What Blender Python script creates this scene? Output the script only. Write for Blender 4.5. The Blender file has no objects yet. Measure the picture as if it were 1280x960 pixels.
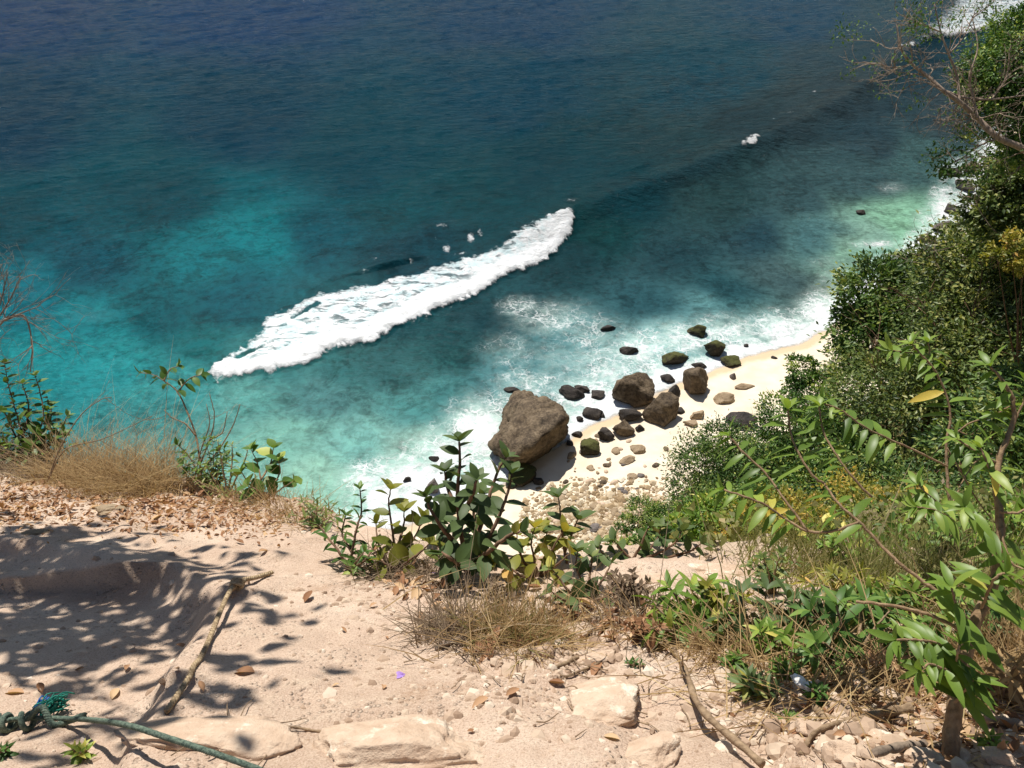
import bpy, bmesh, math, random
import numpy as np
from mathutils import Vector
rng = np.random.default_rng(7)
random.seed(7)
SC = bpy.context.scene
COL = SC.collection
# ------------------------------------------------------------------ camera
H = 46.0                       # eye height above the sea, metres
PITCH = math.radians(38.0)
F = 985.0
cp, sp = math.cos(PITCH), math.sin(PITCH)
cam_d = bpy.data.cameras.new("camera"); cam = bpy.data.objects.new("camera", cam_d)
COL.objects.link(cam); SC.camera = cam
cam.location = (0, 0, H); cam.rotation_euler = (math.radians(90) - PITCH, 0, 0)
cam_d.sensor_fit = 'HORIZONTAL'; cam_d.sensor_width = 36.0
cam_d.lens = 36.0 * F / 1280.0; cam_d.clip_start = 0.05; cam_d.clip_end = 20000

def ray(px, py):
    u = (np.asarray(px, float) - 640) / F; v = (np.asarray(py, float) - 480) / F
    return np.stack([u + 0 * v, cp - v * sp + 0 * u, -sp - v * cp + 0 * u], -1)
def at(px, py, depth):
    return np.array([0, 0, H]) + ray(px, py) * np.asarray(depth, float)[..., None]
def on_level(px, py, z=0.0):
    d = ray(px, py); t = (z - H) / d[..., 2]
    return np.array([0, 0, H]) + d * t[..., None]
def bearing(x, y, z):
    dz = z - H; dep = y * cp - dz * sp
    dep = np.maximum(dep, 1e-3)
    return 640 + F * x / dep, 480 + F * (-(y * sp + dz * cp)) / dep

# ------------------------------------------------------------------ noise
def _hash(ix, iy, iz, seed):
    h = (ix.astype(np.int64) * 374761393 + iy.astype(np.int64) * 668265263 + iz.astype(np.int64) * 1274126177 + seed * 974634777) & 0xFFFFFFFF
    h = ((h ^ (h >> 13)) * 1274126177) & 0xFFFFFFFF
    h = ((h ^ (h >> 16)) * 2246822519) & 0xFFFFFFFF
    return ((h ^ (h >> 15)) & 0xFFFFFF) / float(0xFFFFFF)
def vnoise(x, y, z=None, seed=0):
    x = np.asarray(x, float); y = np.asarray(y, float)
    three = z is not None
    z = np.zeros_like(x) if z is None else np.asarray(z, float)
    ix, iy, iz = np.floor(x), np.floor(y), np.floor(z)
    fx, fy, fz = x - ix, y - iy, z - iz
    q = lambda t: t * t * t * (t * (t * 6 - 15) + 10)
    fx, fy, fz = q(fx), q(fy), q(fz)
    def plane(k):
        a = _hash(ix, iy, iz + k, seed); b = _hash(ix + 1, iy, iz + k, seed)
        c = _hash(ix, iy + 1, iz + k, seed); d = _hash(ix + 1, iy + 1, iz + k, seed)
        return (a + (b - a) * fx) * (1 - fy) + (c + (d - c) * fx) * fy
    r = plane(0)
    if three: r = r + (plane(1) - r) * fz
    return r * 2 - 1
def fbm(x, y, z=None, oct=4, seed=0, gain=.5):
    s = 0; a = 1; n = 0; f = 1.0
    for i in range(oct):
        s = s + a * vnoise(np.asarray(x) * f + 17.3 * i, np.asarray(y) * f + 5.1 * i, None if z is None else np.asarray(z) * f, seed + i)
        n += a; a *= gain; f *= 2.03
    return s / n
def sstep(a, b, x):
    t = np.clip((x - a) / (b - a), 0, 1); return t * t * (3 - 2 * t)
def lin(c):
    c = np.asarray(c, float) / 255.0
    return np.where(c <= .04045, c / 12.92, ((c + .055) / 1.055) ** 2.4)
def hexc(r, g, b): 
    l = lin((r, g, b)); return (float(l[0]), float(l[1]), float(l[2]), 1)

# ------------------------------------------------------------------ mesh helpers
def raw_mesh(name, V, faces, mat=None, smooth=True):
    """faces: list of (N,k) int arrays"""
    me = bpy.data.meshes.new(name)
    V = np.ascontiguousarray(V, np.float32)
    faces = [np.asarray(f) for f in faces if len(f)]
    tot = np.concatenate([np.full(len(f), f.shape[1], np.int32) for f in faces])
    idx = np.concatenate([f.ravel() for f in faces]).astype(np.int32)
    me.vertices.add(len(V)); me.vertices.foreach_set("co", V.ravel())
    me.loops.add(len(idx)); me.loops.foreach_set("vertex_index", idx)
    me.polygons.add(len(tot))
    st = np.concatenate([[0], np.cumsum(tot)[:-1]]).astype(np.int32)
    me.polygons.foreach_set("loop_start", st); me.polygons.foreach_set("loop_total", tot)
    me.polygons.foreach_set("use_smooth", np.full(len(tot), smooth))
    me.update(calc_edges=True); me.validate()
    if mat: me.materials.append(mat)
    return me
def link(name, me, parent=None, loc=None):
    o = bpy.data.objects.new(name, me); COL.objects.link(o)
    if loc is not None: o.location = loc
    if parent is not None: o.parent = parent
    return o
def tag(o, label=None, cat=None, group=None, kind=None):
    if label: o["label"] = label
    if cat: o["category"] = cat
    if group: o["group"] = group
    if kind: o["kind"] = kind
    return o
def empty(name, loc, label, cat, group=None):
    o = bpy.data.objects.new(name, None); COL.objects.link(o)
    o.empty_display_size = .1; o.location = tuple(float(c) for c in loc)
    return tag(o, label, cat, group)
def vattr(me, name, data):
    a = me.attributes.new(name, 'FLOAT', 'POINT'); a.data.foreach_set("value", np.ascontiguousarray(data, np.float32))
def fattr(me, name, data):
    a = me.attributes.new(name, 'FLOAT', 'FACE'); a.data.foreach_set("value", np.ascontiguousarray(data, np.float32))
def cattr(me, name, rgb):
    a = me.attributes.new(name, 'FLOAT_COLOR', 'POINT')
    d = np.ones((len(rgb), 4), np.float32); d[:, :3] = rgb; a.data.foreach_set("color", d.ravel())

class MB:
    """collects shapes, links them as one mesh object"""
    def __init__(s): s.V = []; s.F = {3: [], 4: []}; s.n = 0; s.T = {3: [], 4: []}
    def add(s, V, faces, tint=None):
        s.V.append(np.asarray(V, float))
        for f in faces:
            f = np.asarray(f)
            if not len(f): continue
            s.F[f.shape[1]].append(f + s.n)
            t = np.full(len(f), .5) if tint is None else np.broadcast_to(np.asarray(tint, float), (len(f),))
            s.T[f.shape[1]].append(t)
        s.n += len(V)
    def tube(s, pts, rad, sides=7, tint=None, cap=True):
        P = np.asarray(pts, float); n = len(P)
        R = np.broadcast_to(np.asarray(rad, float), (n,))
        T = np.gradient(P, axis=0); T /= np.maximum(np.linalg.norm(T, axis=1, keepdims=True), 1e-9)
        a = np.array([0, 0, 1.0]) if abs(T[0, 2]) < .8 else np.array([1.0, 0, 0])
        N = np.zeros_like(P); v = a - T[0] * (a @ T[0]); N[0] = v / np.linalg.norm(v)
        for i in range(1, n):
            v = N[i - 1] - T[i] * (N[i - 1] @ T[i]); N[i] = v / max(np.linalg.norm(v), 1e-9)
        B = np.cross(T, N); th = np.arange(sides) * 2 * np.pi / sides
        ring = (N[:, None] * np.cos(th)[None, :, None] + B[:, None] * np.sin(th)[None, :, None]) * R[:, None, None] + P[:, None]
        V = ring.reshape(-1, 3)
        i, j = np.meshgrid(np.arange(n - 1), np.arange(sides), indexing='ij')
        q = np.stack([i * sides + j, i * sides + (j + 1) % sides, (i + 1) * sides + (j + 1) % sides, (i + 1) * sides + j], -1).reshape(-1, 4)
        if cap:
            V = np.concatenate([V, P[[0, -1]]]); k = n * sides
            jj = np.arange(sides)
            t = np.concatenate([np.stack([np.full(sides, k), (jj + 1) % sides, jj], -1),
                                np.stack([np.full(sides, k + 1), (n - 1) * sides + jj, (n - 1) * sides + (jj + 1) % sides], -1)])
            s.add(V, [q, t], tint if np.ndim(tint) == 0 else None)
        else: s.add(V, [q], tint if np.ndim(tint) == 0 else None)
    def build(s, name, mat, parent=None, smooth=True, origin=None):
        V = np.concatenate(s.V)
        if origin is not None: V = V - np.asarray(origin)
        fs = [np.concatenate(s.F[k]) for k in (3, 4) if s.F[k]]
        ts = np.concatenate([np.concatenate(s.T[k]) for k in (3, 4) if s.F[k]])
        me = raw_mesh(name, V, fs, mat, smooth)
        if len(me.polygons) == len(ts): fattr(me, "tint", ts)
        return link(name, me, parent, None if (origin is None or parent is not None) else origin)

def smooth_path(pts, n=24):
    """Catmull-Rom through the points"""
    P = np.asarray(pts, float); m = len(P)
    if m < 3: 
        t = np.linspace(0, 1, n)[:, None]; return P[0] * (1 - t) + P[-1] * t
    Q = np.vstack([2 * P[0] - P[1], P, 2 * P[-1] - P[-2]])
    out = []
    for t in np.linspace(0, m - 1, n):
        i = min(int(t), m - 2); f = t - i
        a, b, c, d = Q[i], Q[i + 1], Q[i + 2], Q[i + 3]
        out.append(.5 * ((2 * b) + (-a + c) * f + (2 * a - 5 * b + 4 * c - d) * f * f + (-a + 3 * b - 3 * c + d) * f ** 3))
    return np.array(out)

# ------------------------------------------------------------------ material helpers
def new_mat(name):
    m = bpy.data.materials.new(name); m.use_nodes = True
    nt = m.node_tree; nt.nodes.clear()
    out = nt.nodes.new("ShaderNodeOutputMaterial")
    return m, nt, out
class NT:
    def __init__(s, nt): s.t = nt
    def n(s, typ, **kw):
        x = s.t.nodes.new(typ)
        for k, v in kw.items(): setattr(x, k, v)
        return x
    def l(s, a, b): s.t.links.new(a, b)
    def setin(s, sock, v):
        if isinstance(v, bpy.types.NodeSocket): s.l(v, sock)
        else: sock.default_value = v
    def math(s, op, a, b=0.0, clamp=False):
        x = s.n("ShaderNodeMath", operation=op); x.use_clamp = clamp
        s.setin(x.inputs[0], a); s.setin(x.inputs[1], b); return x.outputs[0]
    def mix(s, f, a, b, mode='MIX'):
        x = s.n("ShaderNodeMix", data_type='RGBA', blend_type=mode)
        s.setin(x.inputs[0], f); s.setin(x.inputs[6], a); s.setin(x.inputs[7], b); return x.outputs[2]
    def ramp(s, f, stops, interp='LINEAR'):
        x = s.n("ShaderNodeValToRGB"); r = x.color_ramp; r.interpolation = interp
        while len(r.elements) < len(stops): r.elements.new(.5)
        for e, (p, c) in zip(r.elements, stops):
            e.position = p; e.color = c if not np.isscalar(c) else (c, c, c, 1)
        s.setin(x.inputs[0], f); return x.outputs[0]
    def pos(s): return s.n("ShaderNodeNewGeometry").outputs['Position']
    def obj(s): return s.n("ShaderNodeTexCoord").outputs['Object']
    def mapping(s, v, scale=(1, 1, 1), rot=(0, 0, 0), loc=(0, 0, 0)):
        x = s.n("ShaderNodeMapping"); s.l(v, x.inputs[0]); x.inputs['Scale'].default_value = scale
        x.inputs['Rotation'].default_value = rot; x.inputs['Location'].default_value = loc; return x.outputs[0]
    def noise(s, v, scale, detail=4, rough=.55, dist=0.0, col=False):
        x = s.n("ShaderNodeTexNoise"); s.l(v, x.inputs['Vector'])
        x.inputs['Scale'].default_value = scale; x.inputs['Detail'].default_value = detail
        x.inputs['Roughness'].default_value = rough; x.inputs['Distortion'].default_value = dist
        return x.outputs['Color' if col else 'Fac']
    def voro(s, v, scale, feature='F1', out='Distance', rnd=1.0):
        x = s.n("ShaderNodeTexVoronoi", feature=feature); s.l(v, x.inputs['Vector'])
        x.inputs['Scale'].default_value = scale; x.inputs['Randomness'].default_value = rnd
        return x.outputs[out]
    def attr(s, name, out='Fac'):
        x = s.n("ShaderNodeAttribute"); x.attribute_name = name; return x.outputs[out]
    def sstep(s, a, b, v):
        x = s.n("ShaderNodeMapRange", interpolation_type='SMOOTHSTEP')
        s.setin(x.inputs[0], v); s.setin(x.inputs[1], a); s.setin(x.inputs[2], b); return x.outputs[0]
    def bump(s, h, strength=.5, dist=.02, normal=None):
        x = s.n("ShaderNodeBump"); s.l(h, x.inputs['Height']); s.setin(x.inputs['Strength'], strength)
        s.setin(x.inputs['Distance'], dist)
        if normal is not None: s.l(normal, x.inputs['Normal'])
        return x.outputs[0]
    def pbsdf(s, base, rough=.8, normal=None, spec=.3, ior=1.45):
        x = s.n("ShaderNodeBsdfPrincipled")
        s.setin(x.inputs['Base Color'], base); s.setin(x.inputs['Roughness'], rough)
        s.setin(x.inputs['Specular IOR Level'], spec); x.inputs['IOR'].default_value = ior
        if normal is not None: s.l(normal, x.inputs['Normal'])
        return x

def leaf_mat(name, stops, trans=.3, rough=.45, spec=.35, back=None):
    """stops: ramp over the per-leaf tint"""
    m, t, out = new_mat(name); g = NT(t)
    col = g.ramp(g.attr("tint"), stops)
    nz = g.noise(g.obj(), 60, 2)
    col = g.mix(g.math('MULTIPLY', nz, .35), col, g.mix(.5, col, (0, 0, 0, 1)))
    p = g.pbsdf(col, rough, spec=spec)
    tr = g.n("ShaderNodeBsdfTranslucent"); tc = g.mix(1.0, col, (1.0, 1.0, .45, 1), 'MULTIPLY'); g.l(tc, tr.inputs[0])
    mx = g.n("ShaderNodeMixShader"); mx.inputs[0].default_value = trans
    g.l(p.outputs[0], mx.inputs[1]); g.l(tr.outputs[0], mx.inputs[2]); g.l(mx.outputs[0], out.inputs[0])
    return m
def bark_mat(name, a, b, scale=25):
    m, t, out = new_mat(name); g = NT(t)
    n = g.noise(g.mapping(g.obj(), (1, 1, .35)), scale, 5, .65)
    p = g.pbsdf(g.ramp(n, [(.3, a), (.7, b)]), .85, g.bump(n, .6, .01), .2)
    g.l(p.outputs[0], out.inputs[0]); return m
# ------------------------------------------------------------------ the lie of the land
SHORE_PX = [(380, 694), (480, 664), (560, 642), (602, 628), (628, 606), (652, 584), (692, 562), (735, 532), (775, 517), (805, 500), (850, 478), (900, 459), (930, 446), (1000, 430), (1062, 394), (1206, 280), (1246, 208), (1330, 0)]
_sw = on_level([p[0] for p in SHORE_PX], [p[1] for p in SHORE_PX])[:, :2]
SHORE = np.vstack([[(-600, -60), (-90, 24), (-40, 34)], _sw, [(190, 420), (420, 1500)]])
def shore(x, y):
    """signed distance to the waterline, positive on land"""
    x = np.asarray(x, float); y = np.asarray(y, float)
    best = np.full(np.broadcast(x, y).shape, 1e9)
    for a, b in zip(SHORE[:-1], SHORE[1:]):
        ab = b - a; t = np.clip(((x - a[0]) * ab[0] + (y - a[1]) * ab[1]) / (ab @ ab), 0, 1)
        best = np.minimum(best, np.hypot(x - a[0] - t * ab[0], y - a[1] - t * ab[1]))
    return np.where(y < np.interp(x, SHORE[:, 0], SHORE[:, 1]), best, -best)
EDGE_PX = [(-300, 545), (-100, 560), (0, 578), (60, 590), (150, 606), (250, 614), (330, 628), (400, 650), (450, 668), (500, 690), (560, 700), (640, 716), (700, 712), (760, 700), (850, 688), (1000, 700), (1120, 716), (1280, 730), (1500, 740)]
KN = .70
def _plane(px, py):
    d = ray(px, py); t = -1.15 / (d[..., 2] + KN * d[..., 1]); return d * t[..., None]
_e = _plane([p[0] for p in EDGE_PX], [p[1] for p in EDGE_PX])
def poly_side(pts, x, y):
    """distance to a polyline (and which side: positive on its left)"""
    best = np.full(np.broadcast(x, y).shape, 1e9); side = np.zeros_like(best)
    for a, b in zip(pts[:-1], pts[1:]):
        ab = b - a; t = np.clip(((x - a[0]) * ab[0] + (y - a[1]) * ab[1]) / (ab @ ab), 0, 1)
        d = np.hypot(x - a[0] - t * ab[0], y - a[1] - t * ab[1])
        c = np.sign(ab[0] * (y - a[1]) - ab[1] * (x - a[0])); m = d < best
        best = np.where(m, d, best); side = np.where(m, c, side)
    return best * side
def _pl(*p): 
    q = _plane([a[0] for a in p], [a[1] for a in p]); return q[:, :2]
TRENCH = _pl((150, 1000), (185, 925), (215, 875), (262, 800), (296, 742), (240, 716), (170, 695), (60, 668), (-150, 630))
LIP = _pl((270, 752), (215, 738), (140, 708), (90, 690), (-100, 660))
LIP4 = _pl((500, 880), (560, 842), (640, 852), (700, 826), (760, 800), (820, 792))
LIP5 = _pl((640, 935), (700, 905), (790, 902), (860, 868))
LIP3 = _pl((330, 700), (270, 690), (200, 678), (120, 655))
def near_ground(x, y):
    ye = np.interp(x, _e[:, 0], _e[:, 1])
    yc = np.minimum(y, ye)
    z = np.where(yc > .75, -1.15 - KN * yc, -1.675 + .22 * (.75 - yc))
    # worn trough of the path on the left, with low lips across it
    d = poly_side(TRENCH, x, y)           # left of the line = in the trough
    dw = d + .05 * fbm(x * 1.4, y * 1.4, oct=2, seed=13)
    z = z - .15 * sstep(-.02, np.where(y > 2.1, .8, .14), dw) * sstep(1.2, .5, np.abs(x + 2.0) * .45) + .03 * np.exp(-(dw / .12) ** 2) * (y > 1.2)
    d2 = poly_side(LIP, x, y)
    z = z + .045 * np.exp(-((d2 + .04 * fbm(x * 4, y * 4, oct=2, seed=14)) / .09) ** 2) * (x < -.9)
    d3 = poly_side(LIP3, x, y)
    z = z + .045 * np.exp(-((d3 + .05 * fbm(x * 4, y * 4, oct=2, seed=15)) / .09) ** 2) * (x < -.9)
    for L, hh in ((LIP4, .045), (LIP5, .05)):
        d4 = poly_side(L, x, y) + .07 * fbm(x * 3, y * 3, oct=3, seed=17); e4 = np.minimum(np.abs(x - L[0, 0]), np.abs(x - L[-1, 0])); ins = (x > L[0, 0]) & (x < L[-1, 0])
        z = z - hh * sstep(-.01, .05, d4) * np.exp(-np.maximum(d4, 0) / .5) * sstep(0, .25, e4) * ins
    # uneven rock and dirt
    n = fbm(x * 1.3, y * 1.3, oct=4, seed=3); r = 1 - np.abs(fbm(x * 2.1 + 4, y * 2.1, oct=4, seed=11))
    rough = .35 + .65 * sstep(-.3, .8, x) + .6 * sstep(2.0, 3.6, y)
    z = z + .085 * n * rough + .11 * (r - .75) * rough + .016 * fbm(x * 9, y * 9, oct=3, seed=5) + .007 * fbm(x * 23, y * 23, oct=2, seed=6) * (.4 + rough)
    z = z + .035 * sstep(.15, .35, fbm(x * 3.2, y * 3.2, oct=3, seed=21)) * rough
    # beyond the brink
    over = np.maximum(y - ye, 0)
    k = np.interp(x, [-8, .9, 2.6, 12], [2.6, 2.4, .95, .92])
    ov2 = np.where(over < .3, over * over / .6, over - .15)
    z = z - k * ov2 - np.maximum(over - np.interp(x, [1, 2, 10], [.2, 2.1, 3.2]), 0) * 1.2
    z = z + sstep(.3, 1.5, over) * .18 * fbm(x * .8, y * .8, oct=3, seed=31)
    return z
def hill(x, y):
    s = shore(x, y)
    h = np.where(s < 11, .105 * s, 1.155 + 1.18 * (s - 11))
    h = np.where(s > 0, h, .105 * s)
    h = np.minimum(h, 44.2 + .02 * (s - 45))
    land = sstep(10.5, 18, s)
    return h + land * (1.6 * fbm(x * .09, y * .09, oct=4, seed=41) + .3 * fbm(x * .6, y * .6, oct=3, seed=43)) + .05 * fbm(x * .5, y * .5, oct=3, seed=44) * (s > -3)
def land_z(x, y):
    x = np.asarray(x, float); y = np.asarray(y, float)
    a = hill(x, y); m = (x > -9) & (x < 13) & (y > -4) & (y < 14)
    return np.where(m, np.maximum(near_ground(x, y) + H, a), a)
def on_ground(px, py, tmax=30.0, t0=.7):
    """where a line of sight meets the near ground"""
    d = ray(px, py); t = np.concatenate([np.arange(t0, 12, .01), np.arange(12, tmax, .05)])
    P = np.array([0, 0, H]) + d[None, :] * t[:, None]
    hit = np.nonzero(P[:, 2] <= land_z(P[:, 0], P[:, 1]))[0]
    return P[hit[0]] if len(hit) else P[-1]
def ground_depth(px, py): 
    p = on_ground(px, py); return p[1] * cp - (p[2] - H) * sp
def drop(x, y): return float(land_z(np.array([x]), np.array([y]))[0])

# ------------------------------------------------------------------ materials of the setting
def ground_material():
    m, t, out = new_mat("dry_earth"); g = NT(t); p = g.pos()
    a = g.noise(p, 1.6, 5, .6); b = g.noise(p, 14, 5, .65); c = g.noise(p, 70, 3, .6)
    col = g.ramp(a, [(.32, hexc(184, 159, 138)), (.5, hexc(199, 174, 153)), (.68, hexc(213, 193, 173))])
    col = g.mix(g.math('MULTIPLY', g.sstep(.45, .85, b), .7), col, hexc(216, 196, 172))
    col = g.mix(g.math('MULTIPLY', g.sstep(.54, .7, g.noise(p, 3.1, 6, .7)), .55), col, hexc(164, 130, 102))
    peb = g.voro(p, 55, 'F1'); pk = g.sstep(.42, .12, peb)
    pm = g.math('MULTIPLY', pk, g.sstep(.48, .62, g.noise(p, 5, 3)))
    col = g.mix(g.math('MULTIPLY', pm, .5), col, g.ramp(g.voro(p, 55, 'F1', 'Color'), [(.2, hexc(150, 122, 100)), (.8, hexc(226, 208, 186))]))
    col = g.mix(g.math('MULTIPLY', g.sstep(.6, .8, c), .3), col, hexc(140, 108, 84))
    # vegetated soil past the brink
    soil = g.attr("soil")
    col = g.mix(soil, col, g.ramp(b, [(.35, hexc(84, 78, 48)), (.65, hexc(128, 118, 80))]))
    grit = g.noise(p, 190, 4, .75)
    col = g.mix(g.math('MULTIPLY', g.sstep(.5, .68, grit), .6), col, hexc(122, 96, 76))
    col = g.mix(g.math('MULTIPLY', g.sstep(.5, .32, grit), .5), col, hexc(226, 208, 188))
    h = g.math('ADD', g.math('ADD', g.math('MULTIPLY', b, .6), g.math('MULTIPLY', grit, .16)), g.math('ADD', g.math('MULTIPLY', c, .22), g.math('MULTIPLY', pm, .35)))
    s = g.pbsdf(col, .92, g.bump(h, .8, .035), .15); g.l(s.outputs[0], out.inputs[0]); return m
def hill_material():
    m, t, out = new_mat("hillside_soil"); g = NT(t); p = g.pos()
    a = g.noise(p, .8, 6, .65)
    col = g.ramp(a, [(.3, hexc(58, 62, 34)), (.5, hexc(84, 78, 48)), (.7, hexc(126, 108, 78))])
    s = g.pbsdf(col, .95, g.bump(a, .7, .3), .1); g.l(s.outputs[0], out.inputs[0]); return m
def sand_material():
    m, t, out = new_mat("beach_sand"); g = NT(t); p = g.pos()
    a = g.noise(p, .5, 5, .6); b = g.noise(p, 4, 6, .75)
    dry = g.ramp(a, [(.35, hexc(218, 202, 178)), (.65, hexc(232, 219, 198))])
    wet = hexc(206, 184, 152)
    w = g.math('ADD', g.attr("wet"), g.math('MULTIPLY', g.math('SUBTRACT', a, .5), .9))
    col = g.mix(g.sstep(.35, .7, w), dry, wet)
    col = g.mix(g.math('MULTIPLY', g.sstep(.5, .8, b), .18), col, hexc(190, 165, 130))
    s = g.pbsdf(col, .85, g.bump(g.math('ADD', a, g.math('MULTIPLY', b, .3)), .4, .15), .2)
    g.l(s.outputs[0], out.inputs[0]); return m
M_GROUND, M_HILL, M_SAND = ground_material(), hill_material(), sand_material()

# ------------------------------------------------------------------ terrain meshes
def grid_faces(n, m):
    i, j = np.meshgrid(np.arange(n - 1), np.arange(m - 1), indexing='ij')
    return np.stack([i * m + j, (i + 1) * m + j, (i + 1) * m + j + 1, i * m + j + 1], -1).reshape(-1, 4)
def compact(V, Fq):
    u, inv = np.unique(Fq.ravel(), return_inverse=True); return u, inv.reshape(Fq.shape)
NX0, NX1, NY0, NY1 = -7.5, 11.0, -2.5, 13.0
xs = np.concatenate([np.arange(NX0, -3.6, .12), np.arange(-3.6, 4.0, .024), np.arange(4.0, NX1 + .01, .12)])
ys = np.concatenate([np.arange(NY0, .4, .1), np.arange(.4, 4.4, .024), np.arange(4.4, NY1 + .01, .1)])
X, Y = np.meshgrid(xs, ys, indexing='ij')
Z = near_ground(X, Y) + H
Zb = hill(X, Y)
Z = np.maximum(Z, Zb - 1.2)
me = raw_mesh("cliff_path_ground", np.stack([X, Y, Z], -1).reshape(-1, 3), [grid_faces(len(xs), len(ys))], M_GROUND)
ye = np.interp(X, _e[:, 0], _e[:, 1])
soil = sstep(-.1, .5, Y - ye + .25 * fbm(X * 2, Y * 2, oct=3, seed=9)) * sstep(-.2, 1.2, X) + sstep(.3, 1.2, Y - ye)
soil = np.clip(soil + sstep(1.3, 2.2, X + .4 * fbm(X * 1.7, Y * 1.7, oct=3, seed=19)) * .45, 0, 1)
vattr(me, "soil", soil.ravel())
tag(link("cliff_path_ground", me), "sloping pale pink dirt and rock path at the top of the cliff", "ground", kind="structure")

# far land: one grid that coarsens away from the beach
xs = np.concatenate([np.arange(-260, -30, 4.0), np.arange(-30, 70, .55), np.arange(70, 260, 3.0)])
ys = np.concatenate([np.arange(-120, -6, 4.0), np.arange(-6, 30, .9), np.arange(30, 120, .55), np.arange(120, 460, 4.0)])
X, Y = np.meshgrid(xs, ys, indexing='ij'); S = shore(X, Y)
Z = hill(X, Y)
inner = (X > NX0 + .6) & (X < NX1 - .6) & (Y > NY0 + .6) & (Y < NY1 - .6)
Z = np.where(inner, np.minimum(Z, near_ground(X, Y) + H) - .9, Z)
V = np.stack([X, Y, Z], -1).reshape(-1, 3); Fq = grid_faces(len(xs), len(ys)); Sf = S.ravel()[Fq].mean(1)
for nm, msk, mt, lb in (("beach", (Sf > -9) & (Sf <= 11.5), M_SAND, "narrow pale cream sand beach below the cliff"),
                        ("hillside", Sf > 11.5, M_HILL, "steep overgrown hillside dropping to the beach")):
    u, f = compact(V, Fq[msk]); me = raw_mesh(nm, V[u], [f], mt)
    if nm == "beach": vattr(me, "wet", np.clip(1 - S.ravel()[u] / 2.2, 0, 1))
    tag(link(nm, me), lb, nm, kind="structure")

# ------------------------------------------------------------------ the sea
WC = [(0,0,22,52,98),(300,0,26,58,104),(640,0,24,60,98),(1000,0,24,66,98),(1140,0,34,70,92),(-200,100,18,52,88),(-200,300,14,84,100),(-200,480,40,140,150),
(0,150,16,56,84),(300,150,16,60,86),(640,120,16,64,90),(900,100,22,70,92),(1100,80,36,64,82),(0,270,14,70,88),(200,250,14,70,88),(450,200,14,66,86),(700,200,20,62,78),
(850,200,34,64,76),(1000,150,48,66,78),(940,160,42,64,76),(1060,130,48,66,80),(1100,170,50,72,88),(1200,150,55,70,85),(100,330,14,84,100),(250,320,16,122,132),(320,300,20,132,142),(400,300,16,90,105),(500,270,20,76,92),
(600,260,20,68,82),(520,320,20,72,85),(30,370,20,120,135),(100,400,26,130,140),(200,390,18,100,110),(300,370,18,95,108),(50,450,40,150,155),(150,450,45,155,160),(230,480,60,165,165),
(250,430,30,115,120),(300,500,95,180,172),(350,560,125,205,188),(400,600,150,222,200),(440,560,120,200,190),(400,500,80,150,150),(500,520,78,158,156),(480,470,45,105,108),
(550,450,40,95,98),(600,400,30,70,78),(650,370,40,85,92),(560,500,72,150,150),(620,470,80,150,155),(700,430,95,155,160),(740,470,130,190,190),(500,560,150,215,200),(600,540,170,215,205),
(720,330,28,66,72),(760,290,28,64,72),(800,380,55,100,108),(850,330,40,75,82),(900,360,50,95,102),(950,300,45,80,90),(900,250,45,72,80),(1000,250,62,88,100),(1080,220,66,92,104),
(1150,200,75,105,115),(980,350,75,105,108),(1000,380,80,110,108),(940,400,100,150,150),(880,400,110,165,168),(820,430,140,195,195),(1030,300,80,125,130),(1080,300,160,205,185),
(1060,320,150,195,170),(1120,285,165,210,190),(1030,380,200,220,200),(780,250,26,62,76),(480,400,30,85,92),(430,470,50,120,122),(350,460,60,140,140),(560,430,30,78,84)]
# whitewater lines and patches
LEAD = [(262,466),(285,478),(305,472),(340,470),(362,462),(382,456),(400,448),(425,434),(450,432),(470,428),(488,415),(505,408),(525,400),(545,388),(560,384),(590,372),(612,362),(622,352),(642,342),(665,335),(684,324),(700,312),(712,300),(716,288),(719,271)]
TRAIL = [(719,271),(695,279),(672,288),(648,300),(625,314),(600,322),(575,326),(545,336),(520,345),(488,350),(455,357),(430,362),(398,366),(372,382),(345,392),(328,402),(322,420),(300,438),(282,452),(262,466)]
HOLES = [((368,398),(398,380),5),((405,384),(440,374),5),((455,384),(500,362),4),((520,360),(560,346),4),((300,450),(350,425),4),((430,392),(480,380),3)]
_l = on_level(*zip(*LEAD))[:, :2]; _t = on_level(*zip(*TRAIL))[:, :2]
def dist_line(pts, x, y):
    return np.abs(poly_side(np.asarray(pts), x, y))
def inside(poly, x, y):
    r = np.zeros(x.shape, bool); n = len(poly)
    for i in range(n):
        x1, y1 = poly[i]; x2, y2 = poly[(i + 1) % n]
        c = ((y1 > y) != (y2 > y)) & (x < (x2 - x1) * (y - y1) / (y2 - y1 + 1e-12) + x1); r ^= c
    return r
def whitewater(lead, trail, x, y, a=1.0, b=5.0):
    f = np.full(x.shape, -3.0); dl_all = np.full(x.shape, 99.0)
    lo = np.minimum(lead.min(0), trail.min(0)) - 8; hi = np.maximum(lead.max(0), trail.max(0)) + 8
    m = (x > lo[0]) & (x < hi[0]) & (y > lo[1]) & (y < hi[1])
    xx, yy = x[m], y[m]
    dl, dt = dist_line(lead, xx, yy), dist_line(trail, xx, yy)
    ins = inside(np.vstack([lead, trail[1:-1]]), xx, yy)
    f[m] = np.where(ins, np.minimum(dl / a, dt / b + .05), np.where(dl < dt, -dl / a, -dt / (b * 1.1)))
    dl_all[m] = np.where(ins, dl, -dl); return f, dl_all
B2L = on_level([1150,1165,1190,1225,1250,1300],[62,52,50,42,36,26])[:, :2]; B2T = on_level([1300,1300,1240,1200,1180,1162,1150],[26,-60,-30,-5,18,35,62])[:, :2]
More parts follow.
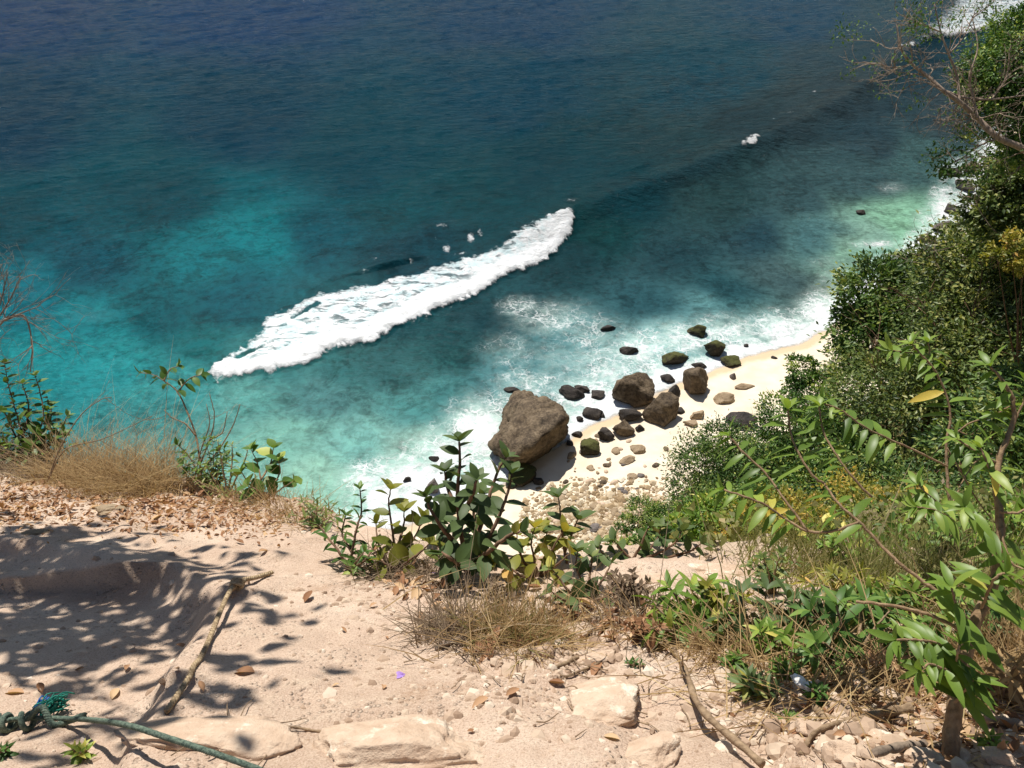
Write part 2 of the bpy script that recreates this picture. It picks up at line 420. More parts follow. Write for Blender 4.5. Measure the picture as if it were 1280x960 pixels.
def small_break(px, py, w, h):
    a = np.linspace(-1, 1, 7)
    l = on_level(px + a * w, py + h * (1 - a * a) * .8 - a * h)[:, :2]; t = on_level(px - a * w, py - h * (1 - a * a) + a * h)[:, :2]
    return l, t
BREAKS = [(_l, _t, .9, 2.0), (B2L, B2T, 2.0, 10.0), small_break(936, 189, 11, 5) + (1.0, 1.6), small_break(1133, 65, 13, 3) + (1.2, 2.5)]
SWELLS = [([(560,318),(640,300),(719,268),(780,245),(840,222),(895,203),(940,185),(1000,155),(1050,130),(1090,100),(1135,62),(1180,30)], 1.35),
          ([(840,208),(905,190),(985,180),(1060,178),(1120,160)], .3), ([(560,90),(700,72),(860,60),(960,40)], .25), ([(760,420),(840,400),(930,372),(985,350)], .15)]
LACE = [(690,400,60,26,.5),(650,385,30,16,.5),(740,420,50,30,.45),(700,450,60,30,.38),(640,440,50,34,.35),
        (520,600,70,30,1.0),(560,570,50,34,.9),(600,540,40,40,1.0),(480,620,40,26,1.0),(610,600,26,26,1.1),(540,620,60,24,1.1),(640,500,40,22,.5),(660,480,50,22,.55),(740,500,50,30,.9),(770,470,46,22,.75),(800,440,46,26,.8),(850,425,60,22,.75),(910,415,60,20,.75),
        (980,412,50,22,.9),(1025,392,30,24,.95),(700,560,50,40,.9),(650,590,60,26,1.0),(1180,262,18,30,1.0),(1165,275,22,16,.7),(1200,215,24,16,.8),(1095,306,30,6,.6),(460,600,36,22,.8),(1050,345,30,20,.4),(760,450,80,40,.45),
        (985,430,40,10,.7),(1115,235,24,10,.35),(1030,330,30,12,.3),(110,395,60,16,.18),(800,545,30,20,.5),(930,440,40,12,.8)]
az = np.radians(np.concatenate([np.arange(-130, -41, 2.5), np.arange(-41, 46.2, .155), np.arange(47, 75, 2.5)]))
rr = np.concatenate([np.exp(np.arange(math.log(34), math.log(330), .0030)), np.exp(np.arange(math.log(331), math.log(9000), .05))])
R_, A_ = np.meshgrid(rr, az, indexing='ij')
X, Y = R_ * np.sin(A_), R_ * np.cos(A_)
Fq = grid_faces(len(rr), len(az)); S = shore(X, Y)
Fq = Fq[(S.ravel()[Fq].min(1) < 2.2)]
u, Fq = compact(None, Fq)
x, y = X.ravel()[u], Y.ravel()[u]; s = S.ravel()[u]
bx, by = bearing(x, y, np.zeros_like(x)); bx = np.clip(bx, -600, 1500); by = np.clip(by, -60, 700)
wob = 26
bxw = bx + wob * fbm(x * .11, y * .11, oct=3, seed=51); byw = by + wob * .6 * fbm(x * .11, y * .11, oct=3, seed=57)
num = np.zeros((len(x), 3)); den = np.zeros(len(x))
for (a, b, *c) in WC:
    c = (c[0] * (.70 if (b < 300 and a < 800) else .95 if b < 460 else 1.06), c[1] * (1.03 if b < 300 else .96), c[2] * (.96 if b < 300 else .97))
    w = 1 / (((bxw - a) ** 2 + ((byw - b) * 1.5) ** 2) + 500) ** 2.2; num += w[:, None] * lin(c); den += w
wcol = num / den[:, None]
lace = np.zeros(len(x))
for (a, b, rx, ry, amp) in LACE:
    lace = np.maximum(lace, amp * np.exp(-(((bx - a) / rx) ** 2 + ((by - b) / ry) ** 2) * .8))
lace = np.clip(np.maximum(lace, .95 * sstep(-5.5, -1.2, s + 1.6 * fbm(x * .3, y * .3, oct=3, seed=61)) * (by > 150)), 0, 1)
trailm = np.zeros(len(x)); foam = np.full(len(x), -3.0); hz = np.zeros(len(x))
n1 = fbm(x * .45, y * .45, oct=4, seed=71); n2 = fbm(x * 1.5, y * 1.5, oct=3, seed=75)
for k, (lead, trail, a, b) in enumerate(BREAKS):
    f, dl = whitewater(lead, trail, x + .9 * n1 + .55 * n2, y + .9 * n1 - .55 * n2, a, b)
    if k == 0:
        for (p, q, wpx) in HOLES:
            pq = on_level([p[0], q[0]], [p[1], q[1]])[:, :2]; m = f > -1
            f[m] -= 1.0 * np.exp(-(dist_line(pq, x[m], y[m]) / (wpx * .12)) ** 2)
    foam = np.maximum(foam, f)
    trailm = np.maximum(trailm, sstep(1.8, 4.0, dl) * (dl < 50))
    amp = (.72, 1.4, .4, .4)[k]
    m = dl > -1.5
    hz[m] += amp * (sstep(-.5, 1.0, dl[m]) * np.exp(-np.maximum(dl[m], 0) / 4.0)) + amp * .28 * sstep(0, .8, f[m]) * (n1[m] + .6 * n2[m])
for pts, amp in SWELLS:
    P = on_level(*zip(*pts))[:, :2]; d = poly_side(P, x, y)   # positive = seaward side
    e0 = np.minimum(np.hypot(x - P[0, 0], y - P[0, 1]), np.hypot(x - P[-1, 0], y - P[-1, 1]))
    w = np.where(d > 0, 9.0, 3.2); hz += amp * np.exp(-(d / w) ** 2) * sstep(0, 10, e0) 
    pass
# wind chop running with the swell
far = sstep(20, 60, -s)
th = math.radians(38); ca, sa = math.cos(th), math.sin(th); al = x * ca + y * sa; ac = -x * sa + y * ca
chop = .13 * fbm(al * .07, ac * .22, oct=3, seed=81) + .12 * fbm(al * .28 + 3, ac * .7, oct=3, seed=83)
hz += chop * (.25 + .75 * far) * sstep(900, 200, np.hypot(x, y))
hz += .05 * n2 * lace * sstep(0, -3, s)
def sea_material():
    m, t, out = new_mat("sea_water"); g = NT(t); p = g.pos()
    col = g.attr("wcol", 'Color')
    reefn = g.noise(g.mapping(p, (.6, .6, .6)), .35, 8, .68, 1.2)
    fine = g.noise(p, 1.3, 6, .7, .6)
    rm = g.math('MULTIPLY', g.sstep(.47, .62, g.math('ADD', g.math('MULTIPLY', reefn, .65), g.math('MULTIPLY', fine, .35))), g.attr("reef"))
    mott = g.math('MULTIPLY', g.sstep(.44, .6, g.noise(p, .95, 8, .75, .5)), g.attr('reef'))
    col = g.mix(g.math('MULTIPLY', rm, .7), col, g.mix(1.0, col, (.38, .37, .36, 1), 'MULTIPLY'))
    col = g.mix(g.math('MULTIPLY', mott, .5), col, g.mix(1.0, col, (.44, .44, .43, 1), 'MULTIPLY'))
    lightp = g.math('MULTIPLY', g.sstep(.5, .7, g.noise(p, .55, 7, .7, .8)), .5)
    col = g.mix(g.math('MULTIPLY', lightp, g.attr("reef")), col, g.mix(1.0, col, (1.5, 1.5, 1.42, 1), 'MULTIPLY'))
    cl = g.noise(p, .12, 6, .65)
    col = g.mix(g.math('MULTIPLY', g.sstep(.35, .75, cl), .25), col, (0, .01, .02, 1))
    # foam: breaking crests, then the lacy net left behind
    fn = g.noise(p, 1.1, 8, .72, .4); ff = g.noise(p, 4.5, 5, .7)
    fsum = g.math('ADD', g.attr("foam"), g.math('ADD', g.math('MULTIPLY', g.math('SUBTRACT', fn, .5), 1.5), g.math('MULTIPLY', g.math('SUBTRACT', ff, .5), .5)))
    m1 = g.math('MULTIPLY', g.sstep(-.02, .35, fsum), g.math('SUBTRACT', 1.0, g.math('MULTIPLY', g.math('MULTIPLY', g.sstep(.5, .62, g.noise(g.mapping(p, (.45, 1.1, 1), (0, 0, math.radians(-30))), .9, 6, .7, .8)), g.attr('trail')), .85)))
    wv = g.n("ShaderNodeVectorMath", operation='ADD'); g.l(p, wv.inputs[0])
    wn = g.n("ShaderNodeVectorMath", operation='SCALE'); g.l(g.noise(p, .55, 4, .6, 0, True), wn.inputs[0]); wn.inputs['Scale'].default_value = 2.6
    g.l(wn.outputs[0], wv.inputs[1])
    e1 = g.voro(wv.outputs[0], .55, 'DISTANCE_TO_EDGE'); e2 = g.voro(wv.outputs[0], 1.5, 'DISTANCE_TO_EDGE')
    la = g.attr("lace")
    thin = g.math('ADD', g.math('MULTIPLY', la, .14), .01)
    l1 = g.sstep(thin, 0.0, e1); l2 = g.math('MULTIPLY', g.sstep(g.math('MULTIPLY', thin, 1.3), 0.0, e2), .75)
    net = g.math('MAXIMUM', l1, l2)
    net = g.math('MULTIPLY', net, g.sstep(.30, .55, g.math('ADD', g.math('MULTIPLY', la, .38), g.math('MULTIPLY', g.noise(p, .8, 5, .65), .6))))
    net = g.math('MULTIPLY', net, g.math('MULTIPLY', g.sstep(.08, .5, la), g.sstep(.36, .62, g.noise(p, .28, 5, .7, .6))))
    full = g.sstep(.62, .98, g.math('ADD', la, g.math('MULTIPLY', g.math('SUBTRACT', fn, .5), 1.1)))
    milky = g.math('MULTIPLY', g.math('MULTIPLY', g.sstep(.1, .85, la), g.sstep(.2, .7, g.noise(p, .7, 6, .7))), .8)
    col = g.mix(milky, col, hexc(196, 222, 214))
    mask = g.math('MAXIMUM', m1, g.math('MAXIMUM', net, full), True)
    tcol = g.math('MULTIPLY', g.attr('trail'), g.sstep(.42, .62, g.noise(p, .9, 5, .65)))
    fcol = g.mix(g.sstep(.35, .65, g.noise(p, 2.0, 5, .6)), (.80, .83, .85, 1), (.90, .91, .92, 1))
    fcol = g.mix(g.math('MULTIPLY', tcol, .6), fcol, (.50, .74, .78, 1))
    col = g.mix(mask, col, fcol)
    rot = (0, 0, math.radians(-35))
    w1 = g.noise(g.mapping(p, (.35, 1.0, 1), rot), 1.0, 6, .62); w2 = g.noise(g.mapping(p, (.6, 1.2, 1), rot), 3.4, 4, .6)
    hb = g.math('ADD', g.math('MULTIPLY', w1, .62), g.math('MULTIPLY', w2, .26))
    nb = g.bump(g.mix(mask, hb, g.math('MULTIPLY', g.math('ADD', fn, ff), .6)), .95, g.math('ADD', .28, g.math('MULTIPLY', g.attr('open'), .9)))
    s = g.pbsdf(col, g.math('ADD', .10, g.math('MULTIPLY', mask, .75)), nb, .035, 1.333)
    tr = g.n("ShaderNodeBsdfTransparent"); mx = g.n("ShaderNodeMixShader")
    g.l(g.sstep(.25, .75, g.math('ADD', g.attr("edge"), g.math('MULTIPLY', g.math('SUBTRACT', g.noise(p, .6, 5, .6), .5), .9))), mx.inputs[0])
    g.l(tr.outputs[0], mx.inputs[1]); g.l(s.outputs[0], mx.inputs[2]); g.l(mx.outputs[0], out.inputs[0]); return m
M_SEA = sea_material()
WK = .69
opn = sstep(420, 120, by) * (1 - .5 * lace)
reef = np.clip(np.maximum(sstep(190, 300, by), sstep(600, 900, bx) * sstep(20, 120, by)) * .75 + .25, 0, 1) * (1 - .1 * sstep(520, 600, by))
V = np.stack([x, y, hz + .05], -1)
fm = foam[Fq].max(1) > -.55
for (a, b, rx, ry, amp) in [(589,302,9,8,.95),(552,287,16,5,.75),(600,298,7,9,.85),(558,312,10,7,.85),(545,300,6,14,.6),(575,318,20,4,.8),(470,328,16,7,.6),(500,322,10,5,.55),(1016,122,7,4,.8),(985,150,9,4,.7),(965,160,6,3,.6),(1050,102,8,3,.6),(1180,225,14,8,.8),(1095,306,24,5,.9),(655,300,20,3,.5),(712,262,16,4,.7)]:
    foam = np.maximum(foam, -.80 + 1.2 * amp * np.exp(-((bx - a) / rx) ** 2 - ((by - b) / ry) ** 2))
own = np.argmax(np.stack([whitewater(l, t, x, y, a, b)[0] for l, t, a, b in BREAKS]), 0)[Fq[:, 0]]
jobs = [("sea", ~fm, "deep blue sea shading to turquoise over sand and dark reef", "sea", "structure"),
        ("breaking_wave", fm & (own == 0), "long white breaking wave rolling in over turquoise water", "wave", None),
        ("breaking_wave", fm & (own == 1), "broad white surf far off behind the bare branches", "wave", None),
        ("breaking_wave", fm & (own == 2), "small white cap breaking alone on the dark swell", "wave", None),
        ("breaking_wave", fm & (own == 3), "thin white streak of foam just short of the far surf", "wave", None)]
for nm, msk, lb, ct, kd in jobs:
    uu, f = compact(None, Fq[msk]); me = raw_mesh(nm, V[uu], [f[:, ::-1]], M_SEA)
    cattr(me, "wcol", wcol[uu] * WK); vattr(me, "lace", lace[uu]); vattr(me, "foam", foam[uu]); vattr(me, "open", opn[uu]); vattr(me, "trail", trailm[uu]); vattr(me, "reef", reef[uu])
    vattr(me, "edge", np.clip(.5 - s[uu] / 1.6, 0, 1))
    tag(link(nm, me), lb, ct, None if kd else "waves breaking white", kd)

# ------------------------------------------------------------------ daylight
SUN_EL, SUN_AZ = math.radians(57), math.radians(-22)      # azimuth from +Y towards +X
SDIR = np.array([math.sin(SUN_AZ) * math.cos(SUN_EL), math.cos(SUN_AZ) * math.cos(SUN_EL), math.sin(SUN_EL)])
sun_d = bpy.data.lights.new("sun", 'SUN'); sun_d.energy = 4.6; sun_d.angle = math.radians(.53); sun_d.color = (1, .95, .87)
sun = bpy.data.objects.new("sun", sun_d); COL.objects.link(sun); sun.location = (-10, 20, 90)
sun.rotation_euler = Vector(-SDIR).to_track_quat('-Z', 'Y').to_euler()
w = bpy.data.worlds.new("World"); SC.world = w; w.use_nodes = True
nt = w.node_tree; bg = nt.nodes['Background']
sky = nt.nodes.new("ShaderNodeTexSky"); sky.sky_type = 'NISHITA'; sky.sun_disc = False
sky.sun_elevation = SUN_EL; sky.sun_rotation = SUN_AZ; sky.altitude = 50; sky.air_density = 1.0; sky.dust_density = .6
nt.links.new(sky.outputs[0], bg.inputs[0]); bg.inputs[1].default_value = .052
SC.view_settings.view_transform = 'Standard'; SC.view_settings.look = 'None'; SC.view_settings.gamma = 1; SC.view_settings.exposure = .36
SC.cycles.use_denoising = True
SC.cycles.max_bounces = 6; SC.cycles.diffuse_bounces = 3; SC.cycles.transparent_max_bounces = 6
SC.cycles.sample_clamp_indirect = 6.0
# ------------------------------------------------------------------ rocks
def _ico(sub):
    bm = bmesh.new(); bmesh.ops.create_icosphere(bm, subdivisions=sub, radius=1.0)
    V = np.array([v.co[:] for v in bm.verts]); Fc = np.array([[v.index for v in f.verts] for f in bm.faces]); bm.free(); return V, Fc
ICO = {k: _ico(k) for k in (1, 2, 3, 4, 5)}
def rock_mesh(name, mat, radii, seed, sub=4, cuts=9, rough=.10, top=None, fine=6.0, crease=.7, dlo=.54):
    r = np.random.default_rng(seed); V, Fc = ICO[sub]; V = V.copy()
    for _ in range(cuts):
        n = r.normal(size=3); n /= np.linalg.norm(n); d = r.uniform(dlo, dlo + .36); k = np.maximum(V @ n - d, 0); V -= n * k[:, None] * .93
    if top: 
        n = np.array(top) / np.linalg.norm(top); k = np.maximum(V @ n - .5, 0); V -= n * k[:, None] * .95
    o = r.uniform(0, 50, 3); N = V / np.linalg.norm(V, axis=1, keepdims=True)
    disp = rough * fbm(V[:, 0] * 1.6 + o[0], V[:, 1] * 1.6 + o[1], V[:, 2] * 1.6, 4, seed % 97) - rough * crease * np.maximum(0, .25 - np.abs(fbm(V[:, 0] * 2.3 + o[1], V[:, 1] * 2.3, V[:, 2] * 2.3 + o[2], 3, seed % 89 + 5))) * 2
    disp += rough * .28 * fbm(V[:, 0] * fine + o[0], V[:, 1] * fine + o[1], V[:, 2] * fine, 3, 9)
    V = (V + N * disp[:, None]) * np.asarray(radii)
    return raw_mesh(name, V, [Fc], mat, smooth=True)
def rock_mat(name, stops, moss=None, scale=1.0, patch=None, cracks=.25):
    m, t, out = new_mat(name); g = NT(t); p = g.pos()
    a = g.noise(p, .9 * scale, 6, .68, .4); b = g.noise(p, 5 * scale, 6, .7); c = g.voro(g.mapping(p, (1, 1, 1.6)), 2.2 * scale, 'DISTANCE_TO_EDGE')
    col = g.ramp(g.math('ADD', g.math('MULTIPLY', a, .55), g.math('MULTIPLY', b, .45)), stops)
    if patch: col = g.mix(g.sstep(.55, .66, g.noise(p, 1.7 * scale, 5, .7)), col, patch)
    if moss:
        nz = g.n("ShaderNodeSeparateXYZ"); g.l(g.n("ShaderNodeNewGeometry").outputs['Normal'], nz.inputs[0])
        col = g.mix(g.sstep(.25, .75, g.math('ADD', g.math('MULTIPLY', nz.outputs[2], .6), g.math('MULTIPLY', g.math('SUBTRACT', b, .4), .9))), col, moss)
    h = g.math('ADD', g.math('MULTIPLY', b, .8), g.math('MULTIPLY', g.sstep(0, .08, c), cracks))
    s = g.pbsdf(col, .85, g.bump(h, .8, .12 / scale), .25); g.l(s.outputs[0], out.inputs[0]); return m
R_BROWN = rock_mat("brown_rock", [(.34, hexc(40, 34, 29)), (.46, hexc(88, 76, 62)), (.55, hexc(116, 101, 82)), (.7, hexc(150, 134, 112))])
R_WET = rock_mat("wet_dark_rock", [(.3, hexc(34, 32, 32)), (.5, hexc(62, 57, 54)), (.75, hexc(98, 90, 80))])
R_MOSS = rock_mat("mossy_rock", [(.3, hexc(34, 32, 27)), (.5, hexc(62, 56, 45)), (.75, hexc(94, 84, 66))], moss=hexc(84, 86, 46))
R_GREY = rock_mat("grey_rock", [(.3, hexc(78, 72, 70)), (.5, hexc(112, 104, 100)), (.75, hexc(150, 142, 136))])
R_TAN = rock_mat("tan_stone", [(.3, hexc(122, 104, 82)), (.5, hexc(158, 138, 112)), (.75, hexc(190, 172, 146))], scale=2)
R_PALE = rock_mat("pale_limestone", [(.3, hexc(172, 145, 121)), (.46, hexc(198, 172, 148)), (.62, hexc(214, 193, 170))], scale=5, patch=hexc(230, 216, 196), cracks=0)

def beach_spot(px, py, h):
    z = 0.0
    for _ in range(4):
        p = on_level(px, py, z); z = max(drop(p[0], p[1]), 0.0) + h
    return on_level(px, py, z)
def beach_rock(px, py, w, h, mat, label, seed, rot=0.0, sub=4, aspect=.8, **kw):
    p = beach_spot(px, py, .3); t = p[1] * cp - (p[2] - H) * sp
    gw = 1.3 if w > 16 else 1.12; w *= gw; h *= gw
    a = w / 2 * t / F; hh = h / 2 * t / F; b = min(a * aspect, hh * 1.25); dep = math.asin(min(.95, -(p[2] - H) / np.linalg.norm(p - [0, 0, H])))
    c = math.sqrt(max(hh * hh - (b * math.sin(dep)) ** 2, (hh * .45) ** 2)) / math.cos(dep); c = min(c, a * 1.1)
    p = beach_spot(px, py, c * .35)
    o = link("beach_rock", rock_mesh("beach_rock", mat, (a * 1.06, b * 1.06, c * 1.06), seed, sub, **kw), None, p)
    o.rotation_euler = (0, 0, math.radians(rot)); tag(o, label, "rock", "rocks along the waterline"); return o
# the great boulder
hp = [(613, 557, .9), (620, 568, .0), (634, 579, -.2), (652, 585, -.4), (676, 566, -.4), (702, 549, -.4), (706, 530, 1.4), (708, 522, 2.8), (699, 511, 3.3), (684, 504, 3.2), (668, 497, 2.4), (657, 491, 1.5), (645, 493, .6),
      (640, 572, 2.2), (660, 560, 3.0), (684, 541, 3.6), (700, 525, 3.6), (650, 520, 3.3), (638, 545, 2.8), (624, 556, 2.0)]
P = np.array([on_level(a, b, c) for a, b, c in hp]); c0 = P.mean(0); c0[2] = .2
back = np.array([on_level(632, 522, -.5), on_level(648, 503, -.5), on_level(690, 522, -.5)])
bm = bmesh.new()
for q in np.vstack([P, back]) - c0: bm.verts.new(q)
r_ = bmesh.ops.convex_hull(bm, input=bm.verts)
bmesh.ops.delete(bm, geom=[e for e in r_['geom_interior'] if isinstance(e, bmesh.types.BMVert)], context='VERTS')
bmesh.ops.triangulate(bm, faces=bm.faces)
for _ in range(5):
    es = [e for e in bm.edges if e.calc_length() > .28]
    if es: bmesh.ops.subdivide_edges(bm, edges=es, cuts=1, use_grid_fill=False); bmesh.ops.triangulate(bm, faces=bm.faces)
for _ in range(0): bmesh.ops.smooth_vert(bm, verts=bm.verts, factor=.5, use_axis_x=True, use_axis_y=True, use_axis_z=True)
bm.normal_update()
V = np.array([v.co[:] for v in bm.verts]); N = np.array([v.normal[:] for v in bm.verts]); Fc = np.array([[v.index for v in f.verts] for f in bm.faces]); bm.free()
al = V @ np.array([.75, .62, .2])
d = .3 * fbm(V[:, 0] * .5, V[:, 1] * .5, V[:, 2] * .5, 4, 3) + .38 * (1 - np.abs(fbm(V[:, 0] * .9 + V[:, 1] * -.9, V[:, 2] * 1.6, al * .25, 4, 8)) * 2) + .10 * fbm(V[:, 0] * 2.4, V[:, 1] * 2.4, V[:, 2] * 2.4, 4, 14)
d -= .9 * np.exp(-(((V - (on_level(628, 528, 1.2) - c0)) / 1.1) ** 2).sum(1))
o = link("beach_rock", raw_mesh("beach_rock", V + N * d[:, None], [Fc], R_BROWN), None, c0)
tag(o, "huge slanting brown boulder at the foot of the beach, by far the largest rock", "rock", "rocks along the waterline")
ROCKS = [
 (871,413,23,19,R_MOSS,"squarish dark boulder standing farthest out in the wash",11,0),
 (895,436,27,23,R_MOSS,"rounded boulder with a green mossy top near the far end of the rocks",12,20),
 (843,448,31,22,R_MOSS,"dark lumpy boulder in foam left of the green topped ones",13,25),
 (915,452,22,14,R_MOSS,"small flat green mossy rock where foam meets sand",14,0),
 (875,457,18,10,R_WET,"low black rock between the mossy boulders and the big brown one",15,0),
 (834,472,20,13,R_WET,"dark wet rock in foam above the large double boulder",16,10),
 (869,482,34,34,R_BROWN,"tall craggy brown boulder on the sand's edge right of the pair",17,-30),
 (796,490,46,44,R_BROWN,"left boulder of the leaning pair, dark with an overhanging brow",18,10),
 (826,513,50,40,R_BROWN,"right boulder of the leaning pair, broad and sunlit brown",19,30),
 (785,519,30,20,R_WET,"dark rock wedged under the left boulder of the pair",20,0),
 (842,491,18,15,R_WET,"dark stone sitting just behind the broad sunlit boulder",21,30),
 (714,492,26,17,R_WET,"black rock in foam, largest of the three above the great boulder",22,0),
 (730,487,20,10,R_WET,"long black rock in foam, middle of the three above the great boulder",23,-25),
 (747,493,20,11,R_WET,"black rock in foam, rightmost of the three above the great boulder",24,0),
 (743,516,22,14,R_WET,"dark flat topped rock awash between great boulder and pair",25,0),
 (771,495,12,14,R_WET,"small black rock in foam touching the left of the pair",26,0),
 (725,524,12,9,R_WET,"little wet rock below left of the flat topped one",27,0),
 (735,559,27,24,R_MOSS,"dark olive boulder on wet sand, lowest of the row",28,0),
 (758,544,21,18,R_WET,"charcoal round rock second in the row on wet sand",29,0),
 (780,537,27,22,R_BROWN,"dark brown rock third in the row, right beneath the pair",30,0),
 (799,535,14,11,R_WET,"small dark rock tucked against the row under the pair",31,0),
 (798,562,19,12,R_TAN,"tan pointed stone lying alone on dry sand",32,-15),
 (784,575,18,10,R_TAN,"brownish flat stone just below the lone tan one",33,0),
 (906,499,25,13,R_TAN,"brown flat rock on pale sand right of the craggy boulder",34,0),
 (929,483,24,9,R_TAN,"long flat tan rock highest up on the pale sand",35,5),
 (916,471,9,9,R_GREY,"small squarish stone by the mossy flat rock on sand",36,0),
 (872,519,19,12,R_TAN,"rounded brown stone below the craggy boulder",37,0),
 (865,529,20,10,R_TAN,"flat brown stone beside the rounded one at the bush tops",38,0),
 (925,525,38,24,R_WET,"dark grey rock half hidden behind the leafy bushes",39,0),
 (850,514,16,10,R_WET,"dark stone at the right foot of the broad sunlit boulder",40,0),
 (656,594,38,24,R_MOSS,"olive mossy rock at the near foot of the great boulder",41,0),
 (672,601,16,12,R_WET,"dark stone beside the mossy rock under the great boulder",42,0),
 (641,604,22,14,R_WET,"dark rock left of the mossy one, behind the broad leaved bush",43,0),
 (541,609,20,24,R_GREY,"streaked grey rock standing in thick foam behind the bush",44,0),
 (508,600,11,9,R_WET,"small dark stone in foam, the leftmost of all",45,0),
 (543,574,15,9,R_WET,"small dark rock in foam above the streaked grey one",46,0),
 (761,410,20,8,R_WET,"thin black rock just breaking the water far from sand",47,10),
 (786,438,26,13,R_WET,"dull brown rock barely awash in the lacy foam",48,0),
 (933,432,8,6,R_WET,"tiny dark stone in the foam right of the mossy boulder",49,0),
 (968,447,9,5,R_WET,"tiny dark stone at the sand's far edge",50,0),
 (722,543,16,9,R_WET,"flat wet stone in the shade right of the great boulder",51,0),
 (712,554,14,9,R_WET,"dark stone at the shaded near corner of the great boulder",52,0),
 (752,520,10,7,R_WET,"little dark rock right beside the flat topped one",53,0),
 (1077,266,15,8,R_WET,"lone dark reef rock in open water near the far trees",54,0),
 (1192,216,26,14,R_WET,"dark shore rock in surf below the bare tree",55,0),
 (1204,232,22,16,R_GREY,"grey shore rock at the tree line in the far surf",57,0),
 (1188,262,20,13,R_WET,"dark rock in far surf beside the drab olive tree",58,20),
 (1178,285,24,16,R_GREY,"pale grey rock on the far shore just above the drab olive tree",59,0),
 (1212,210,24,16,R_BROWN,"brown rock on the far shore under the hanging leafy twigs",60,0),
 (1160,300,22,12,R_BROWN,"brown rock on the far shore above the broad dark tree",61,-15),
 (640,487,20,8,R_WET,"flat dark rock awash behind the great boulder's tip",56,0)]
for (a, b, c, d, mt, lb, sd, rt) in ROCKS:
    beach_rock(a, b, c, d, mt, lb, sd, rt, sub=4 if c > 16 else 3, cuts=17, rough=.13 if c > 20 else .1, dlo=.44)
# scattered stones on the sand
SV = [rock_mesh("beach_stone", mt, (1, .75, .5), 200 + k, 2, 8, .08) for k, mt in enumerate([R_TAN, R_TAN, R_PALE, R_GREY, R_TAN, R_BROWN])]
n = 0; r2 = np.random.default_rng(5)
while n < 150:
    a, b = r2.uniform(680, 840), r2.uniform(545, 668)
    dens = np.exp(-(((a - 750) / 60) ** 2 + ((b - 640) / 38) ** 2)) + .22 * np.exp(-(((a - 790) / 60) ** 2 + ((b - 585) / 30) ** 2)) + .15 * np.exp(-(((a - 735) / 40) ** 2 + ((b - 580) / 30) ** 2))
    if b < 545 + (a < 700) * 60 or r2.random() > dens: continue
    p = beach_spot(a, b, .02); 
    if shore(p[0], p[1]) < .6: continue
    k = int(r2.integers(0, 6)) if b < 620 else int(r2.integers(0, 5)); o = link("beach_stone", SV[k], None, p)
    sc = float(np.clip(r2.lognormal(-1.32, .42), .12, .62)) ; o.scale = (sc, sc, sc); o.rotation_euler = (0, 0, r2.uniform(0, 6.28))
    kind = {0: "tan", 1: "tan", 2: "pale", 3: "grey", 4: "tan", 5: "brown"}[k]
    tag(o, "small %s stone among the many strewn over the sand near the great boulder" % kind, "stone", "small %s stones strewn on the sand" % kind); n += 1
# shingle too fine to count
def scatter_pebbles(name, P, size, mat, label, kind="stuff", sub=1):
    V, Fc = ICO[sub]; N = len(P); r = np.random.default_rng(len(P))
    S = size[:, None] * np.stack([r.uniform(.7, 1.2, N), r.uniform(.7, 1.2, N), r.uniform(.4, .8, N)], 1)
    jit = 1 + r.uniform(-.22, .22, (N, len(V), 1)); th = r.uniform(0, 6.28, N); W = V[None] * jit * S[:, None]
    c, s = np.cos(th)[:, None], np.sin(th)[:, None]
    W = np.stack([W[..., 0] * c - W[..., 1] * s, W[..., 0] * s + W[..., 1] * c, W[..., 2]], -1) + P[:, None]
    Fa = (Fc[None] + (np.arange(N) * len(V))[:, None, None]).reshape(-1, 3)
    me = raw_mesh(name, W.reshape(-1, 3), [Fa], mat, smooth=False); fattr(me, "tint", np.repeat(r.random(N), len(Fc)))
    return tag(link(name, me), label, "gravel", None, kind)
def pebble_mat(name, stops):
    m, t, out = new_mat(name); g = NT(t); col = g.ramp(g.attr("tint"), stops)
    s = g.pbsdf(g.mix(g.math('MULTIPLY', g.noise(g.pos(), 90, 3), .4), col, g.mix(1, col, (.6, .55, .5, 1), 'MULTIPLY')), .9, spec=.2); g.l(s.outputs[0], out.inputs[0]); return m
M_SHINGLE = pebble_mat("shingle", [(0, hexc(138, 116, 88)), (.4, hexc(178, 156, 124)), (.8, hexc(205, 190, 164)), (1, hexc(226, 216, 196))])
M_PEB = pebble_mat("path_gravel", [(0, hexc(150, 126, 106)), (.4, hexc(186, 162, 140)), (.85, hexc(206, 186, 164)), (1, hexc(222, 208, 190))])
a = r2.normal(755, 62, 5200); b = r2.normal(652, 26, 5200); k = (b > 596) & (b < 700) & (a > 650) & (a < 870); a, b = a[k], b[k]
q = on_level(a, b, 1.0); z = land_z(q[:, 0], q[:, 1]); q = on_level(a, b, z); z = land_z(q[:, 0], q[:, 1]); q[:, 2] = z
q = q[shore(q[:, 0], q[:, 1]) > 2.5]
scatter_pebbles("shingle", q, np.clip(r2.lognormal(-2.1, .45, len(q)), .05, .4), M_SHINGLE, "bed of tan pebbles and cobbles at the top of the sand")

